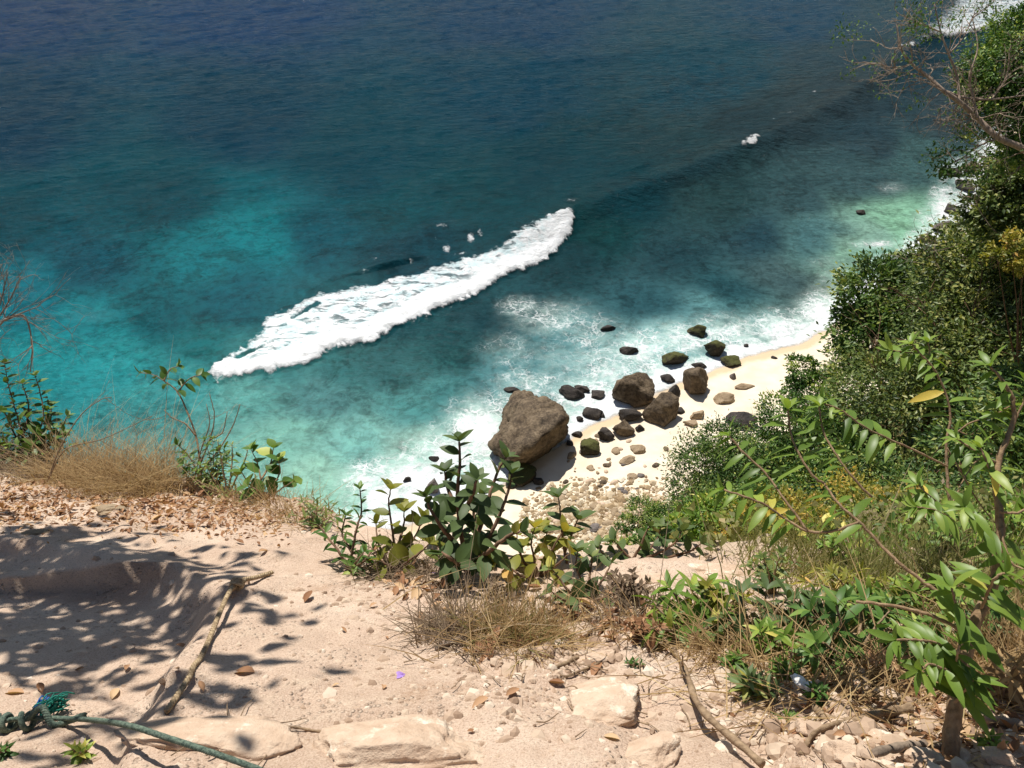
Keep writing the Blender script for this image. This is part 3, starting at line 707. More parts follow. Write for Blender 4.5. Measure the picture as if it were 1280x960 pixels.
# ------------------------------------------------------------------ near rocks
def ground_many(px, py):
    px = np.asarray(px, float); py = np.asarray(py, float); d = ray(px, py); out = np.full((len(px), 3), np.nan)
    done = np.zeros(len(px), bool)
    for t in np.arange(.9, 9, .02):
        m = ~done
        if not m.any(): break
        Q = d[m] * t; h = Q[:, 2] <= near_ground(Q[:, 0], Q[:, 1]); ii = np.nonzero(m)[0][h]; out[ii] = d[ii] * t; done[ii] = True
    out[:, 2] += H; return out[done], done
def near_rock(px, py, w, h, mat, label, seed, rot=0., sink=.62, name="path_rock", tilt=(0, 0), sub=5, flat=.45, group="pale rocks set in the path", rough=.2, cuts=10):
    p = on_ground(px, py); t = p[1] * cp - (p[2] - H) * sp
    a = w / 2 * t / F; b = h / 2 * t / F * 1.15; c = min(a, b) * flat
    o = link(name, rock_mesh(name, mat, (a, b, c), seed, sub, cuts, rough, None, 7.0, .25), None, p + np.array([0, 0, c * (.5 - sink)]))
    o.rotation_euler = (math.radians(-30 + tilt[0]), math.radians(tilt[1]), math.radians(rot)); return tag(o, label, "rock", group)
near_rock(485, 945, 330, 120, R_PALE, "broad pale boulder at the bottom edge, largest of the path rocks", 301, 5, .5)
near_rock(255, 925, 240, 90, R_PALE, "crusty pale ledge under the green rope", 302, -3, .6, rough=.2)
near_rock(752, 884, 165, 95, R_PALE, "smooth pale rock with a shaded left face in the path", 303, 10, .6)
near_rock(800, 948, 150, 76, R_PALE, "pale dusty rock at the bottom edge left of the fallen branch", 304, 25, .6)
near_rock(745, 822, 80, 30, R_PALE, "small flat pale slab below the dry grass tuft", 305, 20, .6)
near_rock(905, 716, 170, 46, R_PALE, "flat pale rock at the brink beside the yellow green grass", 306, 0, .6)
near_rock(815, 722, 110, 34, R_PALE, "pale rock at the brink left of the flat one", 307, 6, .6)
near_rock(540, 726, 90, 34, R_PALE, "crumbly pale rock at the foot of the broad leaved bush", 308, 0, .6, rough=.2)
near_rock(712, 790, 60, 50, R_PALE, "upright pale rock touching the right end of the dry tuft", 309, 20, .6)
near_rock(138, 640, 44, 26, R_TAN, "rough tan stone lying among fallen leaves on the upper path", 310, 0, .1, rough=.2)
near_rock(48, 668, 46, 20, R_TAN, "flat tan stone at the shaded far side of the path", 311, 0, .2)
LR = [(1062, 946, 66, 36), (1100, 925, 46, 28), (1112, 876, 44, 30), (1046, 908, 50, 36), (1236, 900, 56, 34), (1010, 914, 40, 30), (1150, 950, 60, 30), (1250, 950, 56, 34), (1195, 948, 40, 26), (1130, 902, 36, 24), (1080, 890, 34, 22), (985, 900, 30, 20), (1072, 860, 34, 22), (1210, 870, 36, 22)]
LRL = ["biggest grey pink stone at the bottom edge left of the sapling", "squat stone between the biggest one and the sapling", "pale angular stone under the sapling's lowest leaves", "pink slab behind the biggest stone of the rubble", "grey tilted slab right of the sapling's base", "pale stone beside the white shell", "wide stone at the bottom edge touching the sapling's base",
       "pale broken stone in the bottom right corner", "small stone just right of the sapling's foot", "small stone behind the squat one", "small pale stone on the dry leaves behind the rubble", "little stone by the rosette plant in the rubble", "small pale stone under the dry grass above the rubble", "stone in the shade behind the sapling"]
for k, ((a, b, c, d), lb) in enumerate(zip(LR, LRL)):
    near_rock(a, b, c, d, R_PALE, lb, 330 + k, (k * 37) % 60 - 30, .3, "rubble_stone", ((k * 13) % 30 - 10, (k * 29) % 30 - 15), 4, .7, "rubble stones around the sapling")
# gravel on the path
def gravel_px(n):
    a = np.concatenate([r2.uniform(0, 1280, n), r2.normal(660, 90, n // 2), r2.normal(480, 60, n // 4), r2.normal(1080, 120, n // 2), r2.normal(180, 140, n // 3)])
    b = np.concatenate([r2.uniform(600, 970, n), r2.normal(840, 40, n // 2), r2.normal(745, 22, n // 4), r2.normal(900, 45, n // 2), r2.normal(625, 14, n // 3)])
    return a, b
a, b = gravel_px(2800); q, _ = ground_many(a, b)
scatter_pebbles("path_gravel", q + [0, 0, .001], np.clip(r2.lognormal(-5.2, .6, len(q)), .0022, .02), M_PEB, "loose pale gravel scattered over the dirt path")

a = np.concatenate([r2.normal(1090, 80, 300), r2.normal(1000, 50, 160), r2.normal(1230, 40, 140), r2.normal(700, 40, 70), r2.normal(900, 60, 80)]); b = np.concatenate([r2.normal(905, 34, 300), r2.normal(880, 34, 160), r2.normal(900, 34, 140), r2.normal(820, 16, 70), r2.normal(850, 50, 80)])
q, _ = ground_many(a, b)
scatter_pebbles("rubble_gravel", q + [0, 0, .004], np.clip(r2.lognormal(-4.3, .45, len(q)), .005, .032), M_PEB, "broken pale rubble strewn around the sapling", "stuff", 2)
# ------------------------------------------------------------------ plants
def near_leaf(w=.36, droop=.25, fold=.12, rows=6):
    t = np.linspace(0, 1, rows); hw = w / 2 * np.sin(np.pi * np.clip(t, 0, 1) ** .85) ** .8
    hw[0] = .012; hw[-1] = .004
    z = -droop * t ** 2; V = []
    for i in range(rows):
        V += [(t[i], hw[i], z[i] + fold * hw[i] * 2), (t[i], 0, z[i]), (t[i], -hw[i], z[i] + fold * hw[i] * 2)]
    Fq = []
    for i in range(rows - 1):
        Fq += [(3 * i, 3 * i + 1, 3 * i + 4, 3 * i + 3), (3 * i + 1, 3 * i + 2, 3 * i + 5, 3 * i + 4)]
    return np.array(V), np.array(Fq)
L_OVAL, L_LANCE, L_SLIM, L_ROUND = near_leaf(.52, .22, .10), near_leaf(.29, .36, .12), near_leaf(.2, .3, .1), near_leaf(.8, .2, .12)
L_SMALL = near_leaf(.42, .15, .2, 4)
L_FAR = (np.array([(0, 0, 0), (.45, .24, .07), (1, 0, -.06), (.45, -.24, .07)]), np.array([(0, 3, 2, 1)]))
def norm(v): return v / np.maximum(np.linalg.norm(v, axis=-1, keepdims=True), 1e-9)
def put_leaves(mb, tmpl, C, D, U, size, tint):
    V, Fq = tmpl; N = len(C)
    if N == 0: return
    D = norm(D); U = norm(U - D * (U * D).sum(1, keepdims=True)); S = np.cross(U, D)
    W = (V[None, :, 0:1] * D[:, None] + V[None, :, 1:2] * S[:, None] + V[None, :, 2:3] * U[:, None]) * np.asarray(size)[:, None, None] + C[:, None]
    Fa = (Fq[None] + (np.arange(N) * len(V))[:, None, None]).reshape(-1, 4)
    mb.add(W.reshape(-1, 3), [Fa], np.repeat(tint, len(Fq)))
def twig(mb, p, d, L, r, depth, rg, sides=5, spread=.7, up=.05, tips=None, nb=(2, 3)):
    n = 6; P = [p]; dd = d / np.linalg.norm(d)
    for i in range(n):
        dd = dd + rg.normal(0, .16, 3) + [0, 0, up]; dd /= np.linalg.norm(dd); P.append(P[-1] + dd * L / n)
    P = np.array(P); mb.tube(P, np.linspace(r, r * .45, len(P)), sides)
    if tips is not None: tips.append((P[-1], dd))
    if depth > 0:
        for _ in range(int(rg.integers(nb[0], nb[1] + 1))):
            k = int(rg.integers(2, n + 1)); nd = dd + rg.normal(0, spread, 3)
            twig(mb, P[k], nd, L * rg.uniform(.5, .75), r * .55, depth - 1, rg, max(3, sides - 1), spread, up, tips, nb)

G_DARK = leaf_mat("leaf_dark_green", [(0, hexc(46, 70, 34)), (.5, hexc(82, 112, 56)), (.85, hexc(126, 152, 80)), (1, hexc(170, 178, 100))], .3)
G_OLIVE = leaf_mat("leaf_olive", [(0, hexc(60, 78, 42)), (.5, hexc(104, 124, 66)), (.85, hexc(148, 160, 92)), (1, hexc(178, 178, 108))], .32)
G_MID = leaf_mat("leaf_mid_green", [(0, hexc(52, 81, 35)), (.5, hexc(88, 123, 56)), (.85, hexc(130, 158, 75)), (1, hexc(189, 198, 105))], .3)
G_BRIGHT = leaf_mat("leaf_bright_green", [(0, hexc(79, 109, 43)), (.5, hexc(123, 156, 66)), (.85, hexc(176, 194, 89)), (1, hexc(236, 225, 121))], .38)
G_GLAUC = leaf_mat("leaf_grey_green", [(0, hexc(54, 72, 40)), (.5, hexc(88, 108, 62)), (.85, hexc(120, 138, 84)), (1, hexc(184, 178, 84))], .28, .5, .3)
G_YELLOW = leaf_mat("leaf_yellow_green", [(0, hexc(103, 114, 50)), (.5, hexc(161, 159, 69)), (.85, hexc(211, 190, 92)), (1, hexc(232, 187, 105))], .4)
G_SAP = leaf_mat("leaf_sapling", [(0, hexc(76, 104, 44)), (.5, hexc(122, 152, 64)), (.9, hexc(166, 186, 88)), (.97, hexc(172, 186, 88)), (1, hexc(236, 210, 104))], .42, .4, .4)
G_DRY = leaf_mat("leaf_dry", [(0, hexc(122, 86, 60)), (.4, hexc(168, 124, 92)), (.75, hexc(200, 160, 124)), (1, hexc(222, 190, 150))], .2, .7, .2)
G_STRAW = leaf_mat("dry_grass", [(0, hexc(120, 92, 62)), (.4, hexc(164, 134, 94)), (.8, hexc(196, 168, 122)), (1, hexc(216, 196, 150))], .25, .6, .2)
G_GREYDRY = leaf_mat("dry_twig_grass", [(0, hexc(92, 76, 62)), (.5, hexc(140, 120, 100)), (1, hexc(176, 156, 128))], .2, .7, .2)
G_GRASS = leaf_mat("yellow_green_grass", [(0, hexc(101, 109, 61)), (.5, hexc(152, 150, 92)), (.8, hexc(186, 171, 122)), (1, hexc(205, 180, 166))], .42, .5, .25)
B_BROWN = bark_mat("bark_brown", hexc(78, 58, 44), hexc(140, 112, 90))
B_GREY = bark_mat("bark_grey", hexc(96, 84, 74), hexc(160, 142, 124))
B_PALE = bark_mat("bark_pale", hexc(128, 110, 96), hexc(186, 166, 146))
B_SAP = bark_mat("bark_sapling", hexc(116, 92, 68), hexc(168, 142, 112), 60)
B_TWIG = bark_mat("twig_brown", hexc(112, 92, 72), hexc(168, 144, 116), 60)

def crown_leaves(mb, blobs, n, size, rg, tmpl=L_FAR, per=48, flat=.8):
    tot = sum(b[1] ** 2 for b in blobs)
    for c, r in blobs:
        m = max(6, int(n * r * r / tot / per))
        d = norm(rg.normal(size=(m, 3)) + [0, 0, .25]); rad = r * rg.uniform(.45, 1.08, (m, 1)) ** .6
        cc = c + d * rad * [1, 1, flat]; sig = r * rg.uniform(.09, .2, m)
        base = np.clip(rg.normal(.5, .3, m), .0, 1)
        C = np.repeat(cc, per, 0) + rg.normal(size=(m * per, 3)) * np.repeat(sig, per)[:, None] * [1, 1, .7]
        o = norm(C - c); D = o + rg.normal(0, .7, C.shape) + [0, 0, -.15]; U = o * .5 + rg.normal(0, .45, C.shape) + [0, 0, .8]
        ti = np.clip(np.repeat(base, per) + rg.normal(0, .14, len(C)), 0, 1)
        ti = np.where(rg.random(len(C)) < .02, 1, ti)
        put_leaves(mb, tmpl, C, D, U, size * rg.uniform(.65, 1.3, len(C)), ti)
def tree(name, label, cat, blobs_px, n, size, mat, bark, seed, group, base=None, trunk_r=.16, tmpl=L_FAR, flat=.8, bare=0):
    """blobs_px: (px, py, depth, radius m)"""
    rg = np.random.default_rng(seed)
    bl = [(at(a, b, t), r) for a, b, t, r in blobs_px]
    cm = np.mean([c for c, r in bl], 0)
    if base is None: base = np.array([cm[0], cm[1], 0])
    base = np.array([base[0], base[1], drop(base[0], base[1]) - .15])
    root = empty(name, base, label, cat, group)
    tb = MB(); low = min(c[2] - r for c, r in bl)
    fork = base + (cm - base) * .45; fork[2] = max(base[2] + .3, min(base[2] + .55 * (cm[2] - base[2]), cm[2] - .2))
    tb.tube(smooth_path([base, (base + fork) / 2 + rg.normal(0, trunk_r, 3) * [1, 1, 0], fork], 10), np.linspace(trunk_r, trunk_r * .75, 10), 8)
    for c, r in bl:
        tb.tube(smooth_path([fork, (fork + c) / 2 + rg.normal(0, r * .15, 3), c + [0, 0, r * .2]], 10), np.linspace(trunk_r * .7, trunk_r * .2, 10), 6)
        for _ in range(5): twig(tb, c - [0, 0, r * .2] + rg.normal(0, r * .2, 3), rg.normal(size=3) + [0, 0, .3], r * .8, trunk_r * .22, 1, rg, 4)
        for _ in range(bare): twig(tb, c, norm(rg.normal(size=3) + [0, 0, .2]), r * 1.15, trunk_r * .25, 2, rg, 4)
    tb.build("trunk", bark, root, origin=base)
    fb = MB(); crown_leaves(fb, bl, n, size, rg, tmpl, flat=flat); fb.build("crown", mat, root, smooth=False, origin=base)
    return root
GT = "trees on the hillside"
tree("tree", "broad dark green tree at the far end of the sand", "tree", [(1100,366,38,2.0),(1150,360,38,2.0),(1140,425,37,2.7),(1092,425,38,1.9),(1180,385,37,2.4),(1072,392,39,1.1)], 25500, 0.265, G_DARK, B_GREY, 1, GT, base=at(1150, 500, 40))
tree("tree", "drab olive tree with bare twigs, above the broad dark one", "tree", [(1215,345,33,2.4),(1268,300,33,2.4),(1240,390,32,2.8),(1222,290,34,1.1),(1290,370,32,2.4),(1180,330,34,1.0)], 25500, 0.218, G_OLIVE, B_GREY, 2, GT, bare=5, base=at(1300, 560, 32))
tree("tree", "olive green tree on the right edge under the bare branches", "tree", [(1268,240,29,1.5),(1300,205,29,1.8),(1238,262,29,.9),(1300,275,29,2.0)], 15300, 0.203, G_OLIVE, B_GREY, 3, GT, bare=3, base=at(1500, 480, 30))
tree("tree", "yellow green leafy sapling catching the sun among olive trees", "tree", [(1262,318,25,.6),(1246,328,25,.4),(1285,306,25,.6),(1275,330,25,.4)], 1530, 0.156, G_YELLOW, B_BROWN, 4, GT, trunk_r=.05, base=at(1330, 470, 26))
tree("tree", "dark brownish thicket tree behind the upright sapling shoots", "tree", [(1150,510,31,2.4),(1222,470,30,2.6),(1290,450,29,2.4),(1100,490,33,2.0),(1190,450,31,2.2)], 20400, 0.203, G_OLIVE, B_BROWN, 5, GT, bare=4)
tree("tree", "dark shaded tree low at the right edge behind the sapling", "tree", [(1245,545,20,1.3),(1300,520,20,1.6),(1200,560,22,1.0)], 8500, 0.156, G_DARK, B_BROWN, 6, GT)
tree("tree", "feathery fine leaved tree in the upper right corner", "tree", [(1252,90,19,1.0),(1288,70,19,1.2),(1248,145,19,.8),(1296,150,19,1.1),(1225,110,19,.4),(1278,195,19,.6),(1305,20,19,.6),(1262,120,19,.9),(1275,40,19,.7)], 25500, 0.101, G_MID, B_GREY, 7, GT, tmpl=L_FAR, base=at(1900, 330, 19), trunk_r=.10)
GB = "bushes at the foot of the hillside"
tree("bush", "light leafy bush reaching out over the far sand", "bush", [(1003,465,46,1.0),(1020,495,46,1.5),(1050,480,45,1.4),(990,500,46,.9),(1045,445,45,.7)], 7140, 0.211, G_MID, B_GREY, 21, GB, trunk_r=.07, flat=1)
tree("bush", "round dense dark green bush beside the pale sand", "bush", [(880,585,50,2.3),(905,560,50,1.8),(930,590,49,2.3),(865,615,50,1.6),(950,560,49,1.6),(915,620,48,2.0)], 22100, 0.187, G_DARK, B_GREY, 22, GB, trunk_r=.1)
tree("bush", "leafy green bush between the round dark one and the trees", "bush", [(985,530,42,1.9),(1025,560,41,2.1),(1060,525,41,1.9),(970,575,42,1.7),(1075,580,38,1.9),(1020,610,38,1.6)], 18700, 0.195, G_MID, B_GREY, 23, GB, trunk_r=.1)
tree("bush", "low olive bush at the upper edge of the shingle", "bush", [(800,642,46,1.0),(828,652,46,1.2),(850,640,46,.9),(785,655,46,.6)], 7820, 0.133, G_MID, B_GREY, 24, GB, trunk_r=.06)
tree("bush", "bright green bush just above the slope grass", "bush", [(880,650,36,1.1),(915,650,35,1.3),(950,635,34,1.3),(990,640,30,1.0),(850,668,36,.8)], 12750, 0.140, G_MID, B_GREY, 25, GB, trunk_r=.06)
tree("bush", "scrubby dark bush behind the tall slope grass", "bush", [(1050,620,22,.9),(1100,600,21,1.0),(1140,620,19,.9),(1180,640,17,.8),(1230,630,16,.8),(1280,620,15,.8)], 11900, 0.101, G_DARK, B_BROWN, 26, GB, trunk_r=.06)
GS = "low bushes on the slope just below the brink"
for lb, bl, n, sz, mt, sd in [
    ("low olive bush just beyond the flat pale rock", [(868,668,6.2,.22),(895,660,6.4,.28),(842,676,6.0,.18),(915,676,6.0,.2)], 5200, .045, G_BRIGHT, 31),
    ("yellow green weedy bush at the left end of the slope grass", [(945,665,6.0,.25),(975,650,6.6,.3),(1000,672,5.6,.2),(930,690,5.4,.14)], 5600, .042, G_YELLOW, 32),
    ("small dark green bush hanging at the brink above the shingle", [(800,690,5.6,.14),(778,696,5.4,.12),(826,682,5.8,.14)], 2600, .04, G_MID, 33),
    ("yellow green scrub across the slope left of the slim sapling", [(1060,640,7.2,.35),(1100,655,6.4,.3),(1035,655,6.8,.25),(1140,650,6.6,.3)], 6200, .045, G_YELLOW, 34),
    ("weedy bush below the dark shaded tree at the right edge", [(1200,670,5.6,.25),(1245,680,5.2,.25),(1285,670,5.4,.28)], 5000, .045, G_MID, 35),
    ("dry yellowish bush over the slope, nearest the sapling's left branch", [(1020,720,4.6,.16),(1060,715,4.7,.2),(1095,705,4.9,.2)], 4200, .036, G_GRASS, 36)]:
    tree("bush", lb, "bush", bl, n, sz, mt, B_TWIG, sd, GS, trunk_r=.012)
# bare branching tree, upper right
def bare_tree():
    rg = np.random.default_rng(61); t = 13.5; Q = lambda *p: np.array([at(a, b, t + dt) for a, b, dt in p])
    main = Q((1340,240,-.3),(1285,190,0),(1248,172,0),(1222,148,.1),(1200,128,0),(1180,114,-.1),(1160,96,0),(1140,80,.1),(1126,60,0),(1121,30,0))
    base = np.array([main[0][0] + 4.5, main[0][1] + .5, 0]); base[2] = drop(base[0], base[1]) - .1
    root = empty("tree", base, "bare branched tree leaning out over the sea, upper right", "tree", GT); mb = MB()
    main = np.vstack([[base, base * .4 + main[0] * .6 + [.3, 0, .8]], main]); tips = []
    mb.tube(smooth_path(main, 60), np.linspace(.075, .014, 60), 7)
    subs = [Q((1180,114,0),(1205,122,.1),(1240,124,.2),(1290,118,.2)), Q((1200,128,0),(1196,95,.1),(1186,68,0),(1176,40,0),(1168,5,-.1)), Q((1222,148,0),(1216,120,.1),(1212,95,0),(1222,60,0),(1215,20,.1)),
            Q((1160,96,0),(1140,92,.1),(1124,96,0)), Q((1248,172,0),(1225,182,.1),(1205,196,0),(1190,205,.1)), Q((1176,40,0),(1150,30,.1),(1128,18,0)), Q((1205,122,.1),(1212,140,.2),(1206,165,.1)), Q((1186,68,0),(1205,45,.1),(1220,12,.1)), Q((1240,124,.2),(1258,95,.2),(1262,60,.2)), Q((1140,80,0),(1118,84,0),(1085,80,.1))]
    for q, r in zip(subs, (.032, .026, .026, .013, .02, .013, .013, .013, .017, .012)):
        mb.tube(smooth_path(q, 24), np.linspace(r, r * .35, 24), 6)
        for _ in range(9):
            k = rg.integers(0, len(q) - 1); f = rg.random(); p = q[k] * (1 - f) + q[k + 1] * f
            twig(mb, p, (q[k + 1] - q[k]) * 1.2 + rg.normal(0, .25, 3), rg.uniform(.3, .65), .009, 2, rg, 4, .8, .02, tips)
    for _ in range(22):
        k = rg.integers(3, len(main) - 1); twig(mb, main[k], norm(main[k] - main[k - 1]) + rg.normal(0, .7, 3), rg.uniform(.3, .7), .011, 2, rg, 4, .8, .02, tips)
    mb.build("trunk", B_PALE, root, origin=base)
    fb = MB()
    for p, d in tips:
        px, py = bearing(p[0], p[1], p[2]); pr = .16 if (py < 45 or (py > 175)) else .03
        if rg.random() < pr:
            N = 26; C = p + rg.normal(0, .10, (N, 3)); put_leaves(fb, L_FAR, C, rg.normal(size=(N, 3)) + [0, 0, -.3], rg.normal(0, .4, (N, 3)) + [0, 0, 1], rg.uniform(.045, .085, N), np.clip(rg.normal(.5, .2, N), 0, 1))
    for (a, b) in ((1195, 205), (1180, 215), (1205, 215), (1185, 198)):
        for _ in range(6):
            N = 16; C = at(a, b, t) + rg.normal(0, .07, (N, 3)) + rg.normal(0, .13, 3); put_leaves(fb, L_FAR, C, rg.normal(size=(N, 3)), rg.normal(0, .4, (N, 3)) + [0, 0, 1], rg.uniform(.06, .12, N), np.clip(rg.normal(.3, .2, N), 0, 1))
    fb.build("crown", G_MID, root, smooth=False, origin=base)
bare_tree()

# --- plants on the brink, built from their shoots
def shrub(name, label, cat, shoots, leaf, size, mat, bark, seed, group=None, base=None, r0=.007, gap=.045, phyl=2.4, angle=60, droop=.25, leaf_from=.3, depth=None, tip=5, tintmu=.45, twosided=False, jit=.02, extra=None):
    """shoots: lists of (px, py, depth offset[, ...]); the first point of the first one is the foot"""
    rg = np.random.default_rng(seed)
    f = shoots[0][0]; d0 = depth or ground_depth(f[0], f[1])
    foot = on_ground(f[0], f[1]) if depth is None else at(f[0], f[1], depth)
    root = empty(name, foot, label, cat, group); sb = MB(); lb = MB()
    for si, sh in enumerate(shoots):
        opt = sh[-1] if isinstance(sh[-1], dict) else {}
        pts = [q for q in sh if not isinstance(q, dict)]
        P = smooth_path([at(q[0], q[1], d0 + q[2]) for q in pts], max(12, 5 * len(pts)))
        P[1:-1] += rg.normal(0, jit * .04, P[1:-1].shape)
        R = np.linspace(opt.get('r', r0), opt.get('r1', r0 * .35), len(P)); sb.tube(P, R, 6)
        seg = np.linalg.norm(np.diff(P, axis=0), axis=1); cum = np.concatenate([[0], np.cumsum(seg)]); L = cum[-1]
        lf = opt.get('from', leaf_from); sz = opt.get('size', size)
        if lf >= 1: continue
        s = np.arange(lf * L, L, opt.get('gap', gap)); n = len(s)
        C = np.stack([np.interp(s, cum, P[:, k]) for k in range(3)], 1); T = np.stack([np.interp(s, cum, np.gradient(P[:, k])) for k in range(3)], 1); T = norm(T)
        a = np.array([0, 0, 1.0]) + np.zeros_like(T); e1 = norm(np.cross(T, a) + 1e-4); e2 = np.cross(e1, T)
        ph = np.arange(n) * phyl + rg.normal(0, .25, n) + rg.uniform(0, 6)
        if twosided: ph = np.where(np.arange(n) % 2, 0.15, np.pi - .15) + rg.normal(0, .22, n)
        an = math.radians(angle); side = e1 * np.cos(ph)[:, None] + e2 * np.sin(ph)[:, None]
        D = T * math.cos(an) + side * math.sin(an) + [0, 0, -droop] + rg.normal(0, .1, T.shape)
        U = np.array([0, 0, 1.0]) + T * .35 + rg.normal(0, .2, T.shape)
        prog = (s / L - lf) / max(1e-3, 1 - lf)
        zz = sz * np.clip(1.08 - .45 * prog ** 3, .4, 1.2) * rg.uniform(.75, 1.15, n)
        put_leaves(lb, leaf, C, D, U, zz, np.clip(rg.normal(opt.get('tint', tintmu), .16, n) + (rg.random(n) < .02) * .6, 0, 1))
        k = opt.get('tip', tip); th = np.arange(k) * 2.4
        if k:
            Tt = T[-1] if n else norm(P[-1] - P[-2]); s1 = norm(np.cross(Tt, [.3, .2, 1])); s2 = np.cross(Tt, s1)
            D = Tt * .8 + (s1 * np.cos(th)[:, None] + s2 * np.sin(th)[:, None]) * .75 + rg.normal(0, .1, (k, 3)); U = np.tile(Tt, (k, 1)) + [0, 0, .6]
            put_leaves(lb, leaf, np.tile(P[-1], (k, 1)), D, U, sz * rg.uniform(.5, .85, k), np.clip(rg.normal(opt.get('tint', tintmu) + .12, .12, k), 0, 1))
    if extra: extra(lb, rg, d0)
    sb.build("stem", bark, root, origin=foot)
    if lb.n: lb.build("foliage", mat, root, origin=foot)
    return root
GP = "plants along the brink"
shrub("shrub", "tallest broad leaved grey green shrub, standing against the foam at the brink", "shrub",
 [[(585,718,0),(580,690,0),(574,650,-.05),(572,610,-.1),(575,580,-.1),(574,552,-.1)], [(580,700,0),(600,660,.1),(612,620,.15),(622,590,.2),(632,572,.2),{'tint':.5}], [(582,700,0),(605,680,-.1),(622,650,-.1),(635,615,-.1),(640,592,-.1)],
  [(580,690,0),(556,664,-.15),(540,640,-.2),(532,622,-.2)], [(585,705,0),(610,690,-.25),(632,672,-.3),(650,664,-.3)], [(583,700,0),(560,690,.2),(540,672,.25),(548,648,.2)], [(574,640,0),(560,612,.15),(556,590,.15)], [(585,700,0),(598,668,.2),(592,640,.25),(600,618,.25)], [(585,712,0),(566,700,-.3),(552,690,-.3)],[(574,650,0),(590,620,-.2),(596,600,-.25)]],
 L_OVAL, .100, G_GLAUC, B_BROWN, 101, GP, r0=.012, gap=.030, angle=58, droop=.12, leaf_from=.28, tintmu=.36)
shrub("shrub", "weedy shrub with dark stem, leftmost of the clump at the brink", "shrub",
 [[(436,716,0),(440,690,0),(446,660,0),(452,640,.05),(450,612,.05)], [(436,712,0),(424,690,0),(410,672,.05),(398,655,.1)], [(438,712,0),(456,700,-.05),(470,680,0)], [(440,690,0),(428,668,.1),(432,645,.1)], [(437,715,0),(446,702,-.1),(455,690,-.1)]],
 L_SMALL, .058, G_MID, B_BROWN, 102, GP, gap=.017, droop=.2, leaf_from=.12, tintmu=.4)
shrub("shrub", "pale yellowish leafy plant between the weedy and the tallest shrub", "shrub",
 [[(497,712,0),(494,690,0),(490,660,0),(486,630,0),(488,612,0)], [(497,712,0),(508,690,.05),(520,668,.1),(530,650,.1)], [(497,712,0),(482,696,0),(472,676,0),(470,655,.05)], [(497,712,0),(512,700,-.1),(526,690,-.1),(536,680,-.1)], [(494,690,0),(504,660,.1),(505,640,.1)], [(498,712,0),(484,706,-.1),(476,700,-.1)]],
 L_OVAL, .095, G_YELLOW, B_BROWN, 103, GP, gap=.04, droop=.2, leaf_from=.2, tintmu=.18)
shrub("shrub", "yellow leaved plant right of the tallest shrub at the brink", "shrub",
 [[(670,722,0),(668,700,0),(664,680,0),(668,660,0)], [(670,722,0),(684,700,0),(694,680,0),(704,664,0)], [(670,722,0),(656,704,0),(648,684,0),(646,668,.05)], [(672,722,0),(696,706,-.1),(712,692,-.1)], [(672,722,0),(690,690,.1),(682,664,.1)], [(668,722,0),(652,720,-.2),(640,712,-.2),(618,704,-.25)]],
 L_OVAL, .098, G_YELLOW, B_BROWN, 104, GP, gap=.042, droop=.15, leaf_from=.25, tintmu=.38)
shrub("shrub", "slender grey green seedling standing out against the shingle", "shrub",
 [[(712,720,.1),(706,690,.1),(702,660,.1),(700,636,.1),(698,622,.1)], [(706,690,.1),(716,664,.1),(722,650,.1)]],
 L_OVAL, .105, G_GLAUC, B_BROWN, 105, GP, gap=.035, angle=65, droop=.1, leaf_from=.4)
shrub("shrub", "dull green leafy weed behind the dry tuft at the brink", "shrub",
 [[(730,752,0),(728,730,0),(720,708,0),(722,690,0)], [(730,752,0),(745,736,0),(756,720,0),(764,704,.05)], [(730,752,0),(712,740,-.1),(700,724,-.1),(690,712,-.1)], [(732,752,0),(752,748,-.1),(770,740,-.1)], [(730,752,0),(738,716,.1),(740,696,.1)], [(728,752,0),(706,750,-.2),(690,740,-.2)]],
 L_OVAL, .078, G_GLAUC, B_BROWN, 106, GP, gap=.035, droop=.15, leaf_from=.15, tintmu=.55)
shrub("shrub", "broad leaved green plants leaning over the brink above the flat rock", "shrub",
 [[(790,700,.1),(800,684,.1),(806,668,.1),(812,658,.1)], [(790,700,.1),(776,686,.1),(768,676,.1)], [(800,700,.1),(826,690,.1),(846,676,.1),(852,664,.1)], [(800,700,.1),(820,676,.2),(826,660,.2)], [(830,698,.1),(860,690,.1),(876,680,.1)], [(770,706,.1),(756,694,.1),(748,684,.1)]],
 L_OVAL, .085, G_GLAUC, B_BROWN, 107, GP, gap=.036, droop=.1, leaf_from=.2, tintmu=.5)
shrub("shrub", "fresh green bushy plant with pale leaf tips by the fallen branch", "shrub",
 [[(858,790,0),(852,768,0),(846,748,0),(838,735,0)], [(858,790,0),(872,768,0),(880,748,0),(884,732,0)], [(858,790,0),(840,776,-.05),(826,764,-.05),(818,752,0)], [(860,790,0),(884,776,-.05),(900,764,-.05)], [(858,790,0),(862,760,.1),(866,738,.1)], [(856,790,0),(836,788,-.1),(822,784,-.1)], [(860,790,0),(880,786,-.1),(896,782,-.1)], [(866,780,0),(896,756,.05),(912,744,.05)]],
 L_LANCE, .10, G_BRIGHT, B_TWIG, 108, GP, gap=.024, droop=.1, leaf_from=.15, tintmu=.45)
shrub("shrub", "dark leafy plant behind the rosettes in the right middle", "shrub",
 [[(940,800,0),(936,780,0),(930,760,0),(928,742,0)], [(940,800,0),(958,780,0),(972,762,0),(984,748,0)], [(940,800,0),(924,786,-.05),(910,772,-.05)], [(942,800,0),(966,792,-.1),(990,780,-.1)], [(950,790,0),(976,770,.1),(1000,752,.1)], [(938,800,0),(920,800,-.1),(906,794,-.1)], [(950,780,.1),(955,755,.1),(958,738,.1)]],
 L_LANCE, .105, G_GLAUC, B_TWIG, 109, GP, gap=.026, droop=.12, leaf_from=.15, tintmu=.4)
